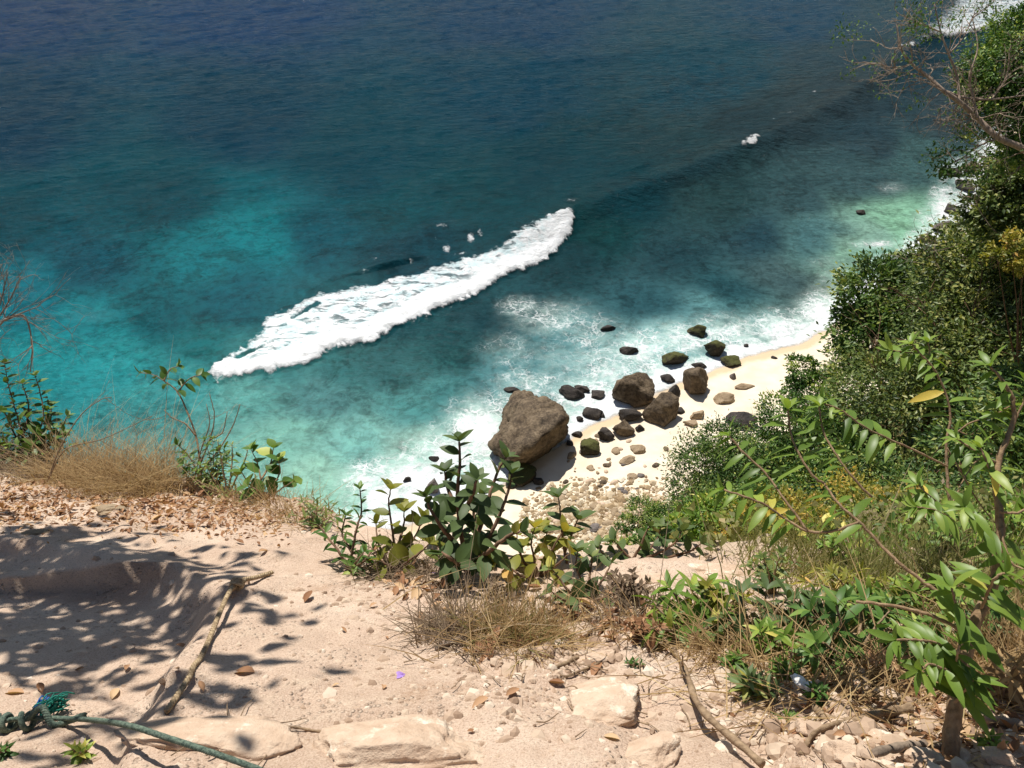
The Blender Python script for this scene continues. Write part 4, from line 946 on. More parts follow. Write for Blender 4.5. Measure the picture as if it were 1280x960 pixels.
shrub("shrub", "sprawling green weed with lance leaves left of the sapling", "shrub",
 [[(1070,830,0),(1060,800,0),(1050,776,0),(1046,756,0)], [(1070,830,0),(1084,800,0),(1098,780,0),(1112,764,0)], [(1070,830,0),(1046,816,-.05),(1026,802,-.05),(1010,794,0)], [(1070,830,0),(1092,822,-.05),(1112,812,-.05)], [(1060,800,0),(1030,780,.05),(1014,764,.05)], [(1072,826,0),(1076,776,.1),(1080,752,.1)]],
 L_LANCE, .105, G_MID, B_TWIG, 110, GP, gap=.03, droop=.15, leaf_from=.15, tintmu=.45)
def rosette(px, py, wpx, label, seed, mat=G_BRIGHT, n=46, tint=.35, hgt=.12):
    rg = np.random.default_rng(seed); p = on_ground(px, py); t = p[1] * cp - (p[2] - H) * sp; L = wpx / 2 * t / F
    root = empty("rosette_plant", p, label, "plant", "leafy rosettes"); sb = MB(); lb = MB()
    for k in range(3):
        top = p + np.array([rg.normal(0, L * .5), rg.normal(0, L * .3), L * rg.uniform(.7, 1.3)]) if k else p + [0, 0, L * 1.1]
        sb.tube(smooth_path([p, (p + top) / 2 + rg.normal(0, .006, 3), top], 8), np.linspace(.006, .003, 8), 6)
        m = n // 3; th = np.arange(m) * 2.4; lev = np.linspace(0, 1, m)
        D = np.stack([np.cos(th), np.sin(th), .05 + lev * 1.3], 1); C = p + (top - p) * (.35 + .65 * lev)[:, None]
        put_leaves(lb, L_LANCE, C, D, np.tile([0, 0, 1.0], (m, 1)) + rg.normal(0, .15, (m, 3)), L * (1.05 - .5 * lev) * rg.uniform(.8, 1.15, m), np.clip(rg.normal(tint, .15, m), 0, 1))
    sb.build("stem", B_TWIG, root, origin=p); lb.build("foliage", mat, root, origin=p)
rosette(930, 868, 62, "largest pale green leafy rosette beside the fallen branch", 201, G_GLAUC, 60, .75)
rosette(912, 838, 44, "small green rosette just above the largest one", 202, G_BRIGHT, 42, .2)
rosette(985, 850, 48, "green rosette next to the white shell", 203, G_BRIGHT, 42, .2)
rosette(980, 905, 34, "small seedling rosette among rubble near the bottom edge", 204, G_BRIGHT, 30, .25)
rosette(1020, 878, 44, "flat leafy rosette right below the white shell", 205, G_MID, 36, .4)
rosette(832, 784, 40, "pale rosette at the head of the fallen branch", 206, G_BRIGHT, 40, .6)
rosette(1232, 935, 44, "fresh green rosette in the bottom right corner", 207, G_BRIGHT, 36, .5)
rosette(792, 834, 22, "tiny dark green rosette on bare dirt below the dry tuft", 208, G_MID, 24, .3)
rosette(100, 948, 44, "yellowish weedy rosette below the green rope", 209, G_BRIGHT, 30, .8)
rosette(8, 945, 34, "dark little rosette in the bottom left corner", 210, G_MID, 26, .3)

def weed(px, py, w, h, label, seed, mat=G_MID, leaf=None, size=.06, n=9, gap=.02, tint=.45):
    rg = np.random.default_rng(seed); sh = []
    for i in range(n):
        a = rg.uniform(-1, 1); ln = rg.uniform(.55, 1.0); tx, ty = px + a * w / 2, py - h * ln * math.sqrt(max(.12, 1 - a * a * .8)); dz = rg.uniform(-.12, .15)
        sh.append([(px + a * 4, py, 0), ((px + tx) / 2 - a * w * .06, (py + ty) / 2 - h * .08, dz * .4), (tx, ty, dz), {'tint': tint + rg.normal(0, .08)}])
    return shrub("weed", label, "weed", sh, leaf or L_LANCE, size, mat, B_TWIG, seed, "weeds along the path", gap=gap, droop=.1, leaf_from=.12, r0=.004, tip=4)
weed(1010, 792, 90, 60, "olive weed between the dark leafy plant and the long straw", 701, G_GLAUC, size=.07)
weed(1100, 790, 110, 64, "green weed directly left of the sapling's fork", 702, G_MID, size=.075)
weed(1150, 830, 90, 54, "lance leaved weed in front of the sapling's fork", 703, G_MID, size=.08, tint=.6)
weed(1245, 740, 110, 80, "leafy weed behind the sapling's fork at the right edge", 704, G_BRIGHT, size=.075)
weed(965, 742, 90, 54, "tangled weed at the right end of the flat brink rock", 705, G_OLIVE, L_SMALL, .045, 12, .014, .6)
weed(900, 770, 70, 40, "pale leaved weed right behind the fresh green bushy plant", 706, G_YELLOW, L_SMALL, .05, 9, .016, .3)
weed(1060, 752, 110, 50, "yellowish fine leaved weed under the sapling's left branch", 707, G_YELLOW, L_SLIM, .06, 14, .014, .35)
weed(1180, 742, 90, 60, "fine leaved weed just left of the sapling's upper stem", 708, G_GRASS, L_SLIM, .06, 14, .014, .4)
weed(800, 800, 60, 34, "withered brown weed at the head of the fallen branch", 709, G_DRY, L_SMALL, .03, 10, .012, .3)
weed(790, 752, 70, 44, "reddish dry weed behind the pale rosette", 710, G_GREYDRY, L_SMALL, .035, 12, .012, .4)
weed(1250, 880, 80, 60, "dry weed with straw leaves at the right edge by the sapling's foot", 711, G_STRAW, L_SLIM, .07, 12, .018, .4)
weed(1105, 850, 70, 40, "dry brown weed among rubble before the sapling", 712, G_DRY, L_SLIM, .05, 9, .016, .6)
weed(620, 760, 60, 36, "pale withered weed between tallest shrub and middle dry tuft", 713, G_GREYDRY, L_SMALL, .035, 9, .014, .5)
# --- the sapling on the right
def yellow_leaf(lb, rg, d0):
    for (a, b, dt, sz) in ((1160, 498, .42, .09), (965, 645, .2, .07)):
        put_leaves(lb, L_LANCE, np.array([at(a + 20, b - 8, d0 + dt)]), np.array([[-1, .1, -.35]]), np.array([[0, -.5, 1]]), np.array([sz]), np.array([1.0]))
shrub("sapling", "tall forked sapling with long drooping leaves at the right edge", "tree",
 [[(1188,950,0),(1190,915,0),(1194,880,0),(1200,846,.02),(1212,800,.04),(1226,762,.06),(1242,728,.08),(1248,690,.1),(1250,650,.12),(1246,610,.15),(1250,570,.18),(1266,530,.2),(1266,500,.2),(1256,480,.2),(1238,458,.2),{'r':0.0187,'r1':0.0031,'from':.66,'gap':.016}],
  [(1216,792,.04),(1205,770,.03),(1190,752,.02),(1172,740,.02),(1150,724,.04),(1122,702,.06),(1096,676,.1),(1074,652,.12),(1050,632,.15),(1030,604,.2),{'r':0.0056,'r1':0.0028,'from':.72,'gap':.024}],
  [(1074,652,.12),(1040,664,.14),(1010,664,.16),(984,650,.2),(950,628,.2),(905,612,.22),{'r':0.0037,'from':.45}],
  [(1030,604,.2),(1016,594,.2),(1000,570,.22),(988,540,.25),(985,512,.25),{'r':0.0037,'from':.3}],
  [(1186,584,.3),(1150,566,.3),(1110,548,.3),(1075,530,.3),(1050,512,.3),(1030,505,.3),{'r':0.0031,'from':.42}],
  [(1090,622,.2),(1060,590,.22),(1040,560,.25),(1028,535,.28),(1024,508,.28),{'r':0.0031,'from':.35}],
  [(1010,664,.16),(985,630,.2),(960,596,.25),(930,566,.28),(912,545,.3),{'r':0.0031,'from':.45}],
  [(1266,530,.2),(1278,505,.2),(1284,480,.2),{'r':0.0031,'from':.15}], [(1250,580,.18),(1222,566,.15),(1196,548,.15),{'r':0.0031,'from':.5}], [(1250,640,.12),(1275,640,.1),(1300,625,.1),{'r':0.0037,'from':.3}],
  [(1248,690,.1),(1225,650,.05),(1206,634,0),{'r':0.0025,'from':.4}], [(1246,615,.15),(1234,580,.1),(1226,560,.1),{'r':0.0025,'from':.2}],
  [(1226,762,.06),(1236,738,-.05),(1244,722,-.1),(1256,716,-.1),{'r':0.0037,'from':.2,'size':.085}], [(1212,800,.04),(1196,760,-.08),(1190,735,-.1),{'r':0.0031,'from':.3,'size':.085}],
  [(1200,846,.02),(1184,838,-.08),(1164,830,-.1),(1150,838,-.12),{'r':0.0031,'from':.2}], [(1200,846,.02),(1196,822,-.1),(1200,806,-.12),{'r':0.0031,'from':.1}], [(1206,820,0),(1180,806,-.05),(1150,800,-.08),(1120,800,-.1),{'r':0.0031,'from':.3}],
  [(1194,880,0),(1206,862,-.08),(1216,850,-.1),{'r':0.0031,'from':.2}], [(1214,800,.03),(1180,776,.03),(1140,762,.05),(1104,756,.06),(1070,752,.08),{'r':0.0043,'r1':0.0035,'from':1.1}], [(1250,660,.1),(1262,700,.05),(1280,712,.02),{'r':0.0031,'from':.2}]],
 L_LANCE, .074, G_SAP, B_SAP, 301, None, gap=.0135, angle=64, droop=.3, leaf_from=.5, twosided=True, tip=5, tintmu=.42, extra=yellow_leaf)
shrub("sapling", "slim upright sapling with leafy tip left of the tall forked one", "tree",
 [[(1196,690,0),(1192,650,0),(1186,620,0),(1184,590,.02),(1183,552,.04),(1188,525,.05),(1183,495,.06),(1168,462,.06),(1150,442,.06),(1140,430,.06),{'r':0.0062,'r1':0.0028,'from':.62}],
  [(1183,552,.04),(1210,530,.05),(1240,520,.05),(1262,508,.05),{'r':0.0031,'from':.4}], [(1150,442,.06),(1130,440,.06),(1116,438,.06),{'r':0.0025,'from':.2}], [(1160,455,.06),(1162,440,.1),(1160,428,.1),{'r':0.0025,'from':.2}],
  [(1188,640,0),(1160,618,-.05),(1148,606,-.05),{'r':0.0025,'from':.3}], [(1192,650,0),(1170,638,-.1),(1146,634,-.1),{'r':0.0025,'from':.3}], [(1188,634,0),(1210,590,.1),(1230,566,.1),{'r':0.0025,'from':1.1}], [(1184,560,.02),(1225,630,.1),(1250,660,.1),{'r':0.0025,'from':1.1}]],
 L_LANCE, .090, G_SAP, B_SAP, 302, None, gap=.016, angle=62, droop=.3, leaf_from=.5, depth=2.75, twosided=True, tip=6, tintmu=.5)

# --- left side plants
shrub("shrub", "thin twiggy shrub with a leafy top against the turquoise water", "shrub",
 [[(252,612,0),(250,580,0),(245,545,.05),(236,520,.05),(222,490,.1),(205,476,.1),(190,468,.1),(176,466,.1),{'from':.74,'gap':.03,'r':.008}], [(222,490,.1),(236,474,.1),(252,468,.1),{'from':.1,'gap':.025}], [(205,476,.1),(212,462,.12),(222,458,.12),{'from':.1,'gap':.03}],
  [(250,580,0),(262,550,0),(268,520,0),(262,492,0),{'from':1.1}], [(250,590,0),(275,560,.05),(292,530,.1),(300,505,.1),{'from':1.1}], [(245,545,0),(232,530,0),(215,522,0),(205,512,0),{'from':1.1}], [(252,600,0),(236,570,0),(222,556,0),{'from':.6}], [(262,550,0),(278,540,.1),(284,515,.1),{'from':1.1}], [(252,612,0),(268,590,0),(272,565,.05),{'from':.5}], [(252,606,0),(244,588,-.05),(230,580,-.1),{'from':.5}]],
 L_OVAL, .085, G_MID, B_TWIG, 401, GP, gap=.03, droop=.3, leaf_from=.7, r0=.006, tip=3, tintmu=.4)
shrub("shrub", "round leaved plant with a few big leaves overhanging the water", "shrub",
 [[(330,625,0),(326,600,0),(322,580,.05),(314,562,.05),{'from':.3}], [(332,625,0),(342,606,0),(350,590,.05),(348,576,.05),{'from':.4}], [(330,625,0),(312,606,0),(302,590,0),{'from':.3}], [(334,625,0),(350,612,-.05),(366,602,-.05),{'from':.4}], [(326,600,0),(338,580,.1),(342,560,.1),{'from':.5}], [(330,622,0),(320,612,-.1),(310,608,-.1),{'from':.3}]],
 L_ROUND, .105, G_MID, B_TWIG, 402, GP, gap=.07, droop=.15, leaf_from=.3, tip=3, tintmu=.55)
shrub("shrub", "fine leaved dry green weed between dry grass and round leaved plant", "shrub",
 [[(285,620,0),(280,595,0),(276,570,0),(272,552,0)], [(285,620,0),(296,596,0),(306,576,0),(310,560,0)], [(285,620,0),(268,600,0),(258,582,0)], [(285,620,0),(304,608,-.1),(318,598,-.1)], [(285,618,0),(290,580,.1),(290,556,.1)], [(285,620,0),(264,612,-.1),(246,600,-.1)], [(286,620,0),(312,618,-.15),(330,612,-.15)], [(286,620,0),(274,614,-.15),(262,606,-.15)]],
 L_SLIM, .05, G_OLIVE, B_TWIG, 403, GP, gap=.016, droop=.0, leaf_from=.1, tintmu=.75)
shrub("shrub", "dark leafy shrub at the left edge above the dry grass", "shrub",
 [[(30,585,0),(28,550,0),(20,515,.05),(10,480,.1),(6,455,.1)], [(30,585,0),(45,550,0),(54,520,0),(50,490,.05),(44,470,.05)], [(30,585,0),(10,560,0),(-10,530,0)], [(32,585,0),(58,560,0),(76,538,.05),(84,520,.05)], [(28,550,0),(36,510,.1),(28,480,.1)], [(30,585,0),(16,570,-.1),(0,556,-.1)], [(45,550,0),(62,530,.1),(64,508,.1)], [(30,580,0),(40,560,-.1),(50,545,-.1)], [(30,570,0),(8,520,.1),(-6,500,.1)], [(28,560,0),(60,545,-.05),(72,552,-.05)]],
 L_OVAL, .095, G_DARK, B_BROWN, 404, GP, gap=.02, droop=.2, leaf_from=.2, r0=.008, tintmu=.5)
def bare_shrub(label, strokes, seed, depth, mat=B_GREY, sub=4, r=.006):
    rg = np.random.default_rng(seed); foot = at(*strokes[0][0][:2], depth); mb = MB()
    for st in strokes:
        P = smooth_path([at(a, b, depth + c) for a, b, c in st], 20); mb.tube(P, np.linspace(r, r * .4, 20), 5)
        for _ in range(sub): k = int(rg.integers(5, 19)); twig(mb, P[k], norm(P[min(k + 1, 19)] - P[k - 1]) + rg.normal(0, .6, 3), rg.uniform(.12, .3), r * .4, 2, rg, 4, .8, 0)
    tag(mb.build("bare_shrub", mat, None, True, foot), label, "shrub", GP)
bare_shrub("dead grey leafless twigs poking in at the left edge over the water", [[(-60,590,0),(-40,500,0),(-15,430,0),(0,380,0),(10,340,0)], [(-40,460,0),(-10,410,0),(12,375,0),(26,345,0)], [(-15,430,0),(5,400,0),(25,392,.05),(50,382,.05)], [(5,400,0),(30,395,0),(40,430,0),(38,465,.02)], [(-30,480,0),(-12,380,.1),(2,330,.1)]], 405, 4.6, sub=7, r=.007)
bare_shrub("thin leafless stalks beside the leafy topped twiggy shrub", [[(60,600,0),(75,560,0),(100,520,.05),(125,500,.05),(140,496,.05)], [(60,600,0),(82,562,0),(130,548,.05),(190,520,.1)], [(240,610,0),(252,560,0),(262,530,0),(258,505,0)]], 406, 5.0, B_TWIG, 3, .005)

weed(1030, 840, 80, 44, "green weed rising out of the straw above the white shell", 731, G_MID, L_LANCE, .065, 9, .018, .5)
weed(960, 822, 80, 40, "green weed between the small rosette and the dark leafy plant", 732, G_BRIGHT, L_LANCE, .06, 9, .018, .4)
weed(1130, 770, 90, 50, "bright green weed crowding the sapling's lowest dry branch", 733, G_BRIGHT, L_LANCE, .07, 10, .02, .5)
weed(1225, 805, 90, 70, "leafy weed right behind the sapling's trunk", 734, G_MID, L_LANCE, .075, 10, .02, .5)
weed(1070, 715, 100, 50, "fine green weed on the slope behind the sapling's lowest branch", 735, G_BRIGHT, L_SMALL, .05, 12, .016, .5)
weed(1180, 700, 90, 60, "green weed on the slope at the foot of the slim sapling", 736, G_MID, L_LANCE, .07, 10, .02, .6)
weed(1268, 690, 70, 60, "green weed on the slope at the right edge beyond the sapling", 737, G_BRIGHT, L_LANCE, .07, 10, .02, .5)
weed(50, 590, 110, 90, "leafy green weed between the dark left shrub and the dry grass mound", 721, G_MID, L_OVAL, .075, 9, .03, .5)
weed(268, 616, 80, 70, "fresh green weed at the right end of the dry grass mound", 722, G_MID, L_SMALL, .06, 10, .02, .6)
weed(395, 662, 70, 50, "thin weed on the brink left of the clump of shrubs", 723, G_OLIVE, L_SLIM, .06, 9, .02, .6)
# --- grass
def blades(mb, C, h, w, lean, rg, curve=.35, dirs=None):
    """narrow bent blades rooted at C"""
    N = len(C); th = rg.uniform(0, 2 * np.pi, N); out = np.stack([np.cos(th), np.sin(th), np.zeros(N)], 1) if dirs is None else dirs
    up = np.array([0, 0, 1.0]); ln = np.asarray(lean).reshape(-1, 1) * np.ones((N, 1)); side = norm(np.cross(out, up) + rg.normal(0, .3, (N, 3)))
    ts = np.array([0, .35, .7, 1.0]); rows = []
    for t, ww in zip(ts, (1, .9, .6, .08)):
        c = C + (up * (t - curve * .5 * t * t) + out * (ln * t + curve * t * t)) * h[:, None]
        rows += [c - side * (w * ww)[:, None] / 2, c + side * (w * ww)[:, None] / 2]
    V = np.stack(rows, 1); q = np.array([[0, 1, 3, 2], [2, 3, 5, 4], [4, 5, 7, 6]])
    mb.add(V.reshape(-1, 3), [(q[None] + (np.arange(N) * 8)[:, None, None]).reshape(-1, 4)], np.repeat(np.clip(rg.normal(.5, .22, N), 0, 1), 3))
def tuft(label, spots, n, hgt, mat, seed, w=.004, lean=.35, spread=.07, curve=.3, name="grass_tuft", group="grass tufts along the brink", green=None):
    rg = np.random.default_rng(seed); mb = MB(); P = np.array([on_ground(a, b) for a, b in spots]); foot = P.mean(0)
    k = rg.integers(0, len(P), n); C = P[k] + rg.normal(0, spread, (n, 3)) * [1, 1, 0]; C[:, 2] = land_z(C[:, 0], C[:, 1]) - .01
    blades(mb, C, hgt * rg.lognormal(-.1, .35, n), np.full(n, w) * rg.uniform(.6, 1.3, n), rg.uniform(.05, lean * 2, n), rg, curve)
    if green is None:
        return tag(mb.build(name, mat, None, True, foot), label, "grass", group)
    root = empty(name, foot, label, "grass", group); mb.build("dry_blades", mat, root, origin=foot)
    g = MB(); m = n // 3; k = rg.integers(0, len(P), m); C = P[k] + rg.normal(0, spread * .9, (m, 3)) * [1, 1, 0]; C[:, 2] = land_z(C[:, 0], C[:, 1]) - .01
    blades(g, C, hgt * .75 * rg.lognormal(-.1, .3, m), np.full(m, w * 1.3), rg.uniform(.1, lean * 2, m), rg, curve); g.build("green_blades", green, root, origin=foot)
    return root
tuft("big mound of dry straw coloured grass on the left brink", [(110,600),(150,606),(190,606),(130,598),(170,602),(205,608),(95,598)], 3400, .25, G_STRAW, 501, .0032, .55, .12, .5)
tuft("brown dry scrub grass under the dark shrub at the left edge", [(10,585),(40,590),(65,594),(-20,580),(25,582)], 1500, .2, G_GREYDRY, 502, .004, .6, .14, .5)
tuft("dry grass tuft turning green, alone in the middle of the path", [(600,790),(630,796),(660,800),(690,796),(640,788),(670,790),(615,784)], 1000, .115, G_STRAW, 503, .0028, .5, .045, .3, green=G_GRASS)
tuft("dark withered stalks on the left flank of the middle tuft", [(550,790),(565,800),(556,780),(575,785)], 480, .10, G_GREYDRY, 504, .004, .7, .05, .5)
tuft("greyish dry scrub between middle tuft and green bushy plant", [(760,770),(785,778),(775,760),(800,768),(745,756)], 500, .08, G_GREYDRY, 505, .0035, .5, .07, .4)
tuft("straw tuft right of the fallen branch's head", [(880,812),(900,818),(890,800),(915,812),(870,800)], 600, .08, G_STRAW, 506, .0035, .6, .05, .5)
tuft("long pale straw left of the sapling's crown", [(1000,820),(1030,830),(1015,810),(985,806),(1045,838),(1060,846)], 550, .08, G_STRAW, 507, .0035, .6, .09, .4)
tuft("dark dry grass in the shade behind the sapling", [(1250,830),(1275,840),(1265,810),(1290,860),(1245,850)], 900, .17, G_STRAW, 508, .004, .5, .09, .3)
tuft("dry twiggy scrub at the foot of the pale yellowish plant", [(500,718),(525,720),(545,722),(480,716)], 500, .11, G_GREYDRY, 509, .003, .6, .06, .4)
tuft("short dry grass fringe below the round leaved plant", [(330,632),(360,640),(300,626),(385,650)], 600, .12, G_STRAW, 510, .003, .6, .08, .4)
tuft("tall yellow green grass clump on the slope right of the flat rock", [(1020,712),(1045,708),(1000,700),(1065,716)], 1200, .16, G_GRASS, 511, .0045, .35, .15, .3)
tuft("yellow green grass clump behind the sapling's left branch", [(1100,730),(1130,735),(1080,740),(1150,742)], 1200, .16, G_GRASS, 512, .0045, .35, .14, .3)
tuft("green grass clump at the right edge behind the sapling trunk", [(1220,760),(1250,755),(1280,765),(1200,750)], 1200, .2, G_GRASS, 513, .0045, .4, .13, .3)
# the slope's own cover
rg = np.random.default_rng(77); n = 20000; X = rg.uniform(.6, 10, n); Y = rg.uniform(1.6, 12.5, n); ye = np.interp(X, _e[:, 0], _e[:, 1])
keep = (Y > ye + .12 + .1 * rg.normal(size=n)) & (X > np.interp(Y, [2, 3, 5, 9], [.75, .8, .9, 1.4])) & (fbm(X * 1.1, Y * 1.1, oct=3, seed=90) + rg.normal(0, .12, n) > -.02) ; X, Y = X[keep], Y[keep]
mb = MB(); C = np.stack([X, Y, land_z(X, Y) - .01], 1); blades(mb, C, rg.lognormal(-2.05, .4, len(C)), rg.uniform(.004, .009, len(C)), rg.uniform(.05, .7, len(C)), rg, .35)
k = rg.random(len(C)) < .95; N = int(k.sum()) * 2; Cc = np.repeat(C[k], 10, 0) + rg.normal(0, .07, (N * 5, 3)) + [0, 0, .06]
put_leaves(mb, L_FAR, Cc, rg.normal(size=(N * 5, 3)), rg.normal(0, .4, (N * 5, 3)) + [0, 0, 1], rg.uniform(.03, .07, N * 5), np.clip(rg.normal(.3, .25, N * 5), 0, 1))
tag(mb.build("slope_grass", G_GRASS, None, True), "yellow green grass and weeds covering the slope below the brink", "grass", None, "stuff")
n = 2600; X = rg.uniform(.7, 9, n); Y = rg.uniform(1.7, 10, n); ye = np.interp(X, _e[:, 0], _e[:, 1]); keep = (Y > ye + .1) & (Y < ye + 4.5) & (fbm(X * 1.1 + 9, Y * 1.1, oct=3, seed=190) > -.1); X, Y = X[keep], Y[keep]
C0 = np.stack([X, Y, land_z(X, Y)], 1); hgt = rg.uniform(.04, .2, len(C0)); C = np.repeat(C0, 16, 0) + rg.normal(0, .055, (len(C0) * 16, 3)); C[:, 2] += np.repeat(hgt, 16) * rg.uniform(.3, 1.1, len(C)); mb = MB()
put_leaves(mb, L_SMALL, C, rg.normal(size=C.shape) + [0, 0, .2], rg.normal(0, .35, C.shape) + [0, 0, 1], rg.uniform(.035, .07, len(C)), np.clip(np.repeat(rg.normal(.45, .25, len(C0)), 16) + rg.normal(0, .1, len(C)), 0, 1))
tag(mb.build("slope_weeds", G_BRIGHT, None, True), "low green leafy weeds among the grass of the slope", "weeds", None, "stuff")
# low growth on the hillside
n = 16000; X = rg.uniform(-2, 60, n); Y = rg.uniform(8, 80, n); s = shore(X, Y); keep = (s > 13 + rg.normal(0, 1.5, n)) & (s < 46) & ~((X < 10.2) & (Y < 12)); X, Y = X[keep], Y[keep]
mb = MB(); C0 = np.stack([X, Y, land_z(X, Y)], 1); C = np.repeat(C0, 9, 0) + rg.normal(0, .28, (len(C0) * 9, 3)) + [0, 0, .2]
put_leaves(mb, L_FAR, C, rg.normal(size=C.shape), rg.normal(0, .4, C.shape) + [0, 0, 1], rg.uniform(.14, .34, len(C)), np.clip(np.repeat(rg.normal(.4, .2, len(C0)), 9) + rg.normal(0, .1, len(C)), 0, 1))
tag(mb.build("undergrowth", G_DARK, None, False), "dense low undergrowth covering the hillside", "undergrowth", None, "stuff")

# --- tree over the path, whose shade falls on the left of the path
def shade_tree():
    rg = np.random.default_rng(88)
    spots = [(30,700),(90,700),(150,715),(50,740),(110,750),(175,748),(20,790),(80,795),(140,800),(-60,720),(-60,790),(20,668),(205,872),(-90,660),(215,715),(95,672),(195,790),(60,830),(255,770)]
    bl = []
    for a, b in spots:
        g = on_ground(a, b); h = rg.uniform(2.9, 3.6); bl.append((g + SDIR * h, .30))
    base = np.array([-4.9, 4.2, 0]); base[2] = drop(base[0], base[1]) - .1
    root = empty("tree", base, "leafy tree leaning over the left of the path", "tree", GT); tb = MB()
    cm = np.mean([c for c, r in bl], 0); fork = np.array([-4.6, 4.4, cm[2] - .9])
    tb.tube(smooth_path([base, (base + fork) / 2 + [-.15, .1, 0], fork], 14), np.linspace(.13, .09, 14), 9)
    lb = MB(); tips = []
    g = on_ground(15, 835) + SDIR * 3.3; g2 = on_ground(45, 860) + SDIR * 3.3; g3 = on_ground(140, 880) + SDIR * 3.3; g0 = on_ground(0, 780) + SDIR * 3.3
    tb.tube(smooth_path([fork, (fork + g0) / 2 + [0, 0, .2], g0, g, g2, g3], 30), np.linspace(.03, .008, 30), 6)
    for c, r in bl:
        tb.tube(smooth_path([fork, (fork + c) / 2 + rg.normal(0, .1, 3) + [0, 0, .1], c], 12), np.linspace(.016, .004, 12), 5)
        N = 70; C = c + rg.normal(0, 1, (N, 3)) * [.165, .165, .13]; put_leaves(lb, L_OVAL, C, rg.normal(size=(N, 3)) * [1, 1, .5], rg.normal(0, .4, (N, 3)) + SDIR, rg.uniform(.07, .13, N), np.clip(rg.normal(.45, .2, N), 0, 1))
    tb.build("trunk", B_GREY, root, origin=base); lb.build("crown", G_MID, root, origin=base)
shade_tree()
# ------------------------------------------------------------------ things lying on the path
def along(pts, lift=.012, n=40):
    """a path laid over the ground through pixels (px, py[, extra lift])"""
    P = np.array([on_ground(q[0], q[1]) + [0, 0, lift + (q[2] if len(q) > 2 else 0)] for q in pts]); return smooth_path(P, n)
def twisted(mb, P, R, strands=3, turns=40, sides=6, w=.55):
    T = norm(np.gradient(P, axis=0)); a = np.array([0, 0, 1.0]); e1 = norm(np.cross(T, a)); e2 = np.cross(e1, T)
    L = np.linspace(0, turns * 2 * np.pi, len(P))
    for k in range(strands):
        ph = L + k * 2 * np.pi / strands
        mb.tube(P + (e1 * np.cos(ph)[:, None] + e2 * np.sin(ph)[:, None]) * R * w, R * .62, sides)
def cord_mat(name, a, b, sc):
    m, t, out = new_mat(name); g = NT(t); n = g.noise(g.pos(), sc, 4, .7)
    s = g.pbsdf(g.ramp(n, [(.35, a), (.65, b)]), .8, g.bump(n, .6, .004), .2); g.l(s.outputs[0], out.inputs[0]); return m
M_ROPE = cord_mat("faded_green_rope", hexc(58, 74, 66), hexc(118, 132, 116), 140)
M_HEMP = cord_mat("weathered_rope", hexc(118, 98, 74), hexc(192, 170, 136), 90)
M_BLUE = cord_mat("blue_fibre", hexc(34, 84, 150), hexc(60, 120, 190), 60); M_TEAL = cord_mat("teal_fibre", hexc(20, 96, 88), hexc(60, 150, 130), 60)
p0 = on_ground(110, 915); root = empty("rope", p0, "faded green twisted rope with a knot and frayed blue end", "rope")
mb = MB(); P = along([(-70, 908, .02), (0, 912, .03), (40, 909, .035), (110, 914, .05), (170, 930, .075), (225, 948, .075), (300, 968, .05), (370, 990, .03)], .012, 520); twisted(mb, P, .0062, 3, 80); mb.build("cord", M_ROPE, root, origin=p0)
mb = MB(); c = on_ground(22, 910) + [0, 0, .03]; th = np.linspace(0, 2 * np.pi * 3.2, 90)
ex = norm(at(60, 908, 2) - at(0, 912, 2)); ez = np.array([0, 0, 1.0]); ey = np.cross(ez, ex)
mb.tube(c + ex * (np.linspace(-.05, .05, 90) + .012 * np.sin(th * .5))[:, None] + (ey * np.cos(th)[:, None] + ez * np.sin(th)[:, None]) * .02, .008, 7)
q = [c + ex * .04 + ez * .01, c + ex * .08 + ez * .03 + ey * .02, c + ex * .12 + ez * .01 - ey * .02, c + ex * .16 - ey * .005, c + ex * .2 + ez * .012]
PP = smooth_path(q, 120); twisted(mb, PP, .008, 3, 12); mb.build("knot", M_ROPE, root, origin=p0)
rg = np.random.default_rng(91)
for nm, mt, s, e, nn in (("blue_fray", M_BLUE, (48, 902), (58, 890), 14), ("teal_fray", M_TEAL, (60, 900), (84, 886), 40)):
    mb = MB(); a0 = on_ground(*s) + [0, 0, .03]; b0 = on_ground(*e) + [0, 0, .035]
    for _ in range(nn):
        A = a0 + rg.normal(0, .006, 3); B = b0 + rg.normal(0, .016, 3); M = (A + B) / 2 + rg.normal(0, .014, 3) + [0, 0, .008]; mb.tube(smooth_path([A, M, B], 8), .0022, 4)
    mb.build(nm, mt, root, origin=p0)
p0 = on_ground(262, 812); root = empty("rope", p0, "weathered tan twisted hand rope lying along the path's bank", "rope")
mb = MB(); A, B = on_ground(210, 893) + [0, 0, .015], on_ground(298, 738) + [0, 0, .03]; tt = np.linspace(0, 1, 420)[:, None]; P = A + (B - A) * tt + np.array([1, 0, 0]) * (.012 * np.sin(tt * 5)); P[:, 2] = np.maximum(P[:, 2], np.convolve(np.pad(land_z(P[:, 0], P[:, 1]) + .008, 20, mode='edge'), np.ones(41) / 41, 'valid')); twisted(mb, P, .0076, 3, 20, 7, .5); mb.build("cord", M_HEMP, root, origin=p0)
mb = MB(); P = along([(292, 743, .018), (303, 733, .02), (322, 727, .014), (341, 719, .006)], .012, 160); twisted(mb, P, .008, 3, 8); mb.build("loose_end", M_HEMP, root, origin=p0)
mb = MB(); c = on_ground(299, 736) + [0, 0, .03]; th = np.linspace(0, 6 * np.pi, 60); mb.tube(c + np.stack([np.cos(th) * .02, np.linspace(-.015, .015, 60), np.sin(th) * .017], 1), .007, 6); mb.build("knot", M_BLUE if False else M_HEMP, root, origin=p0)
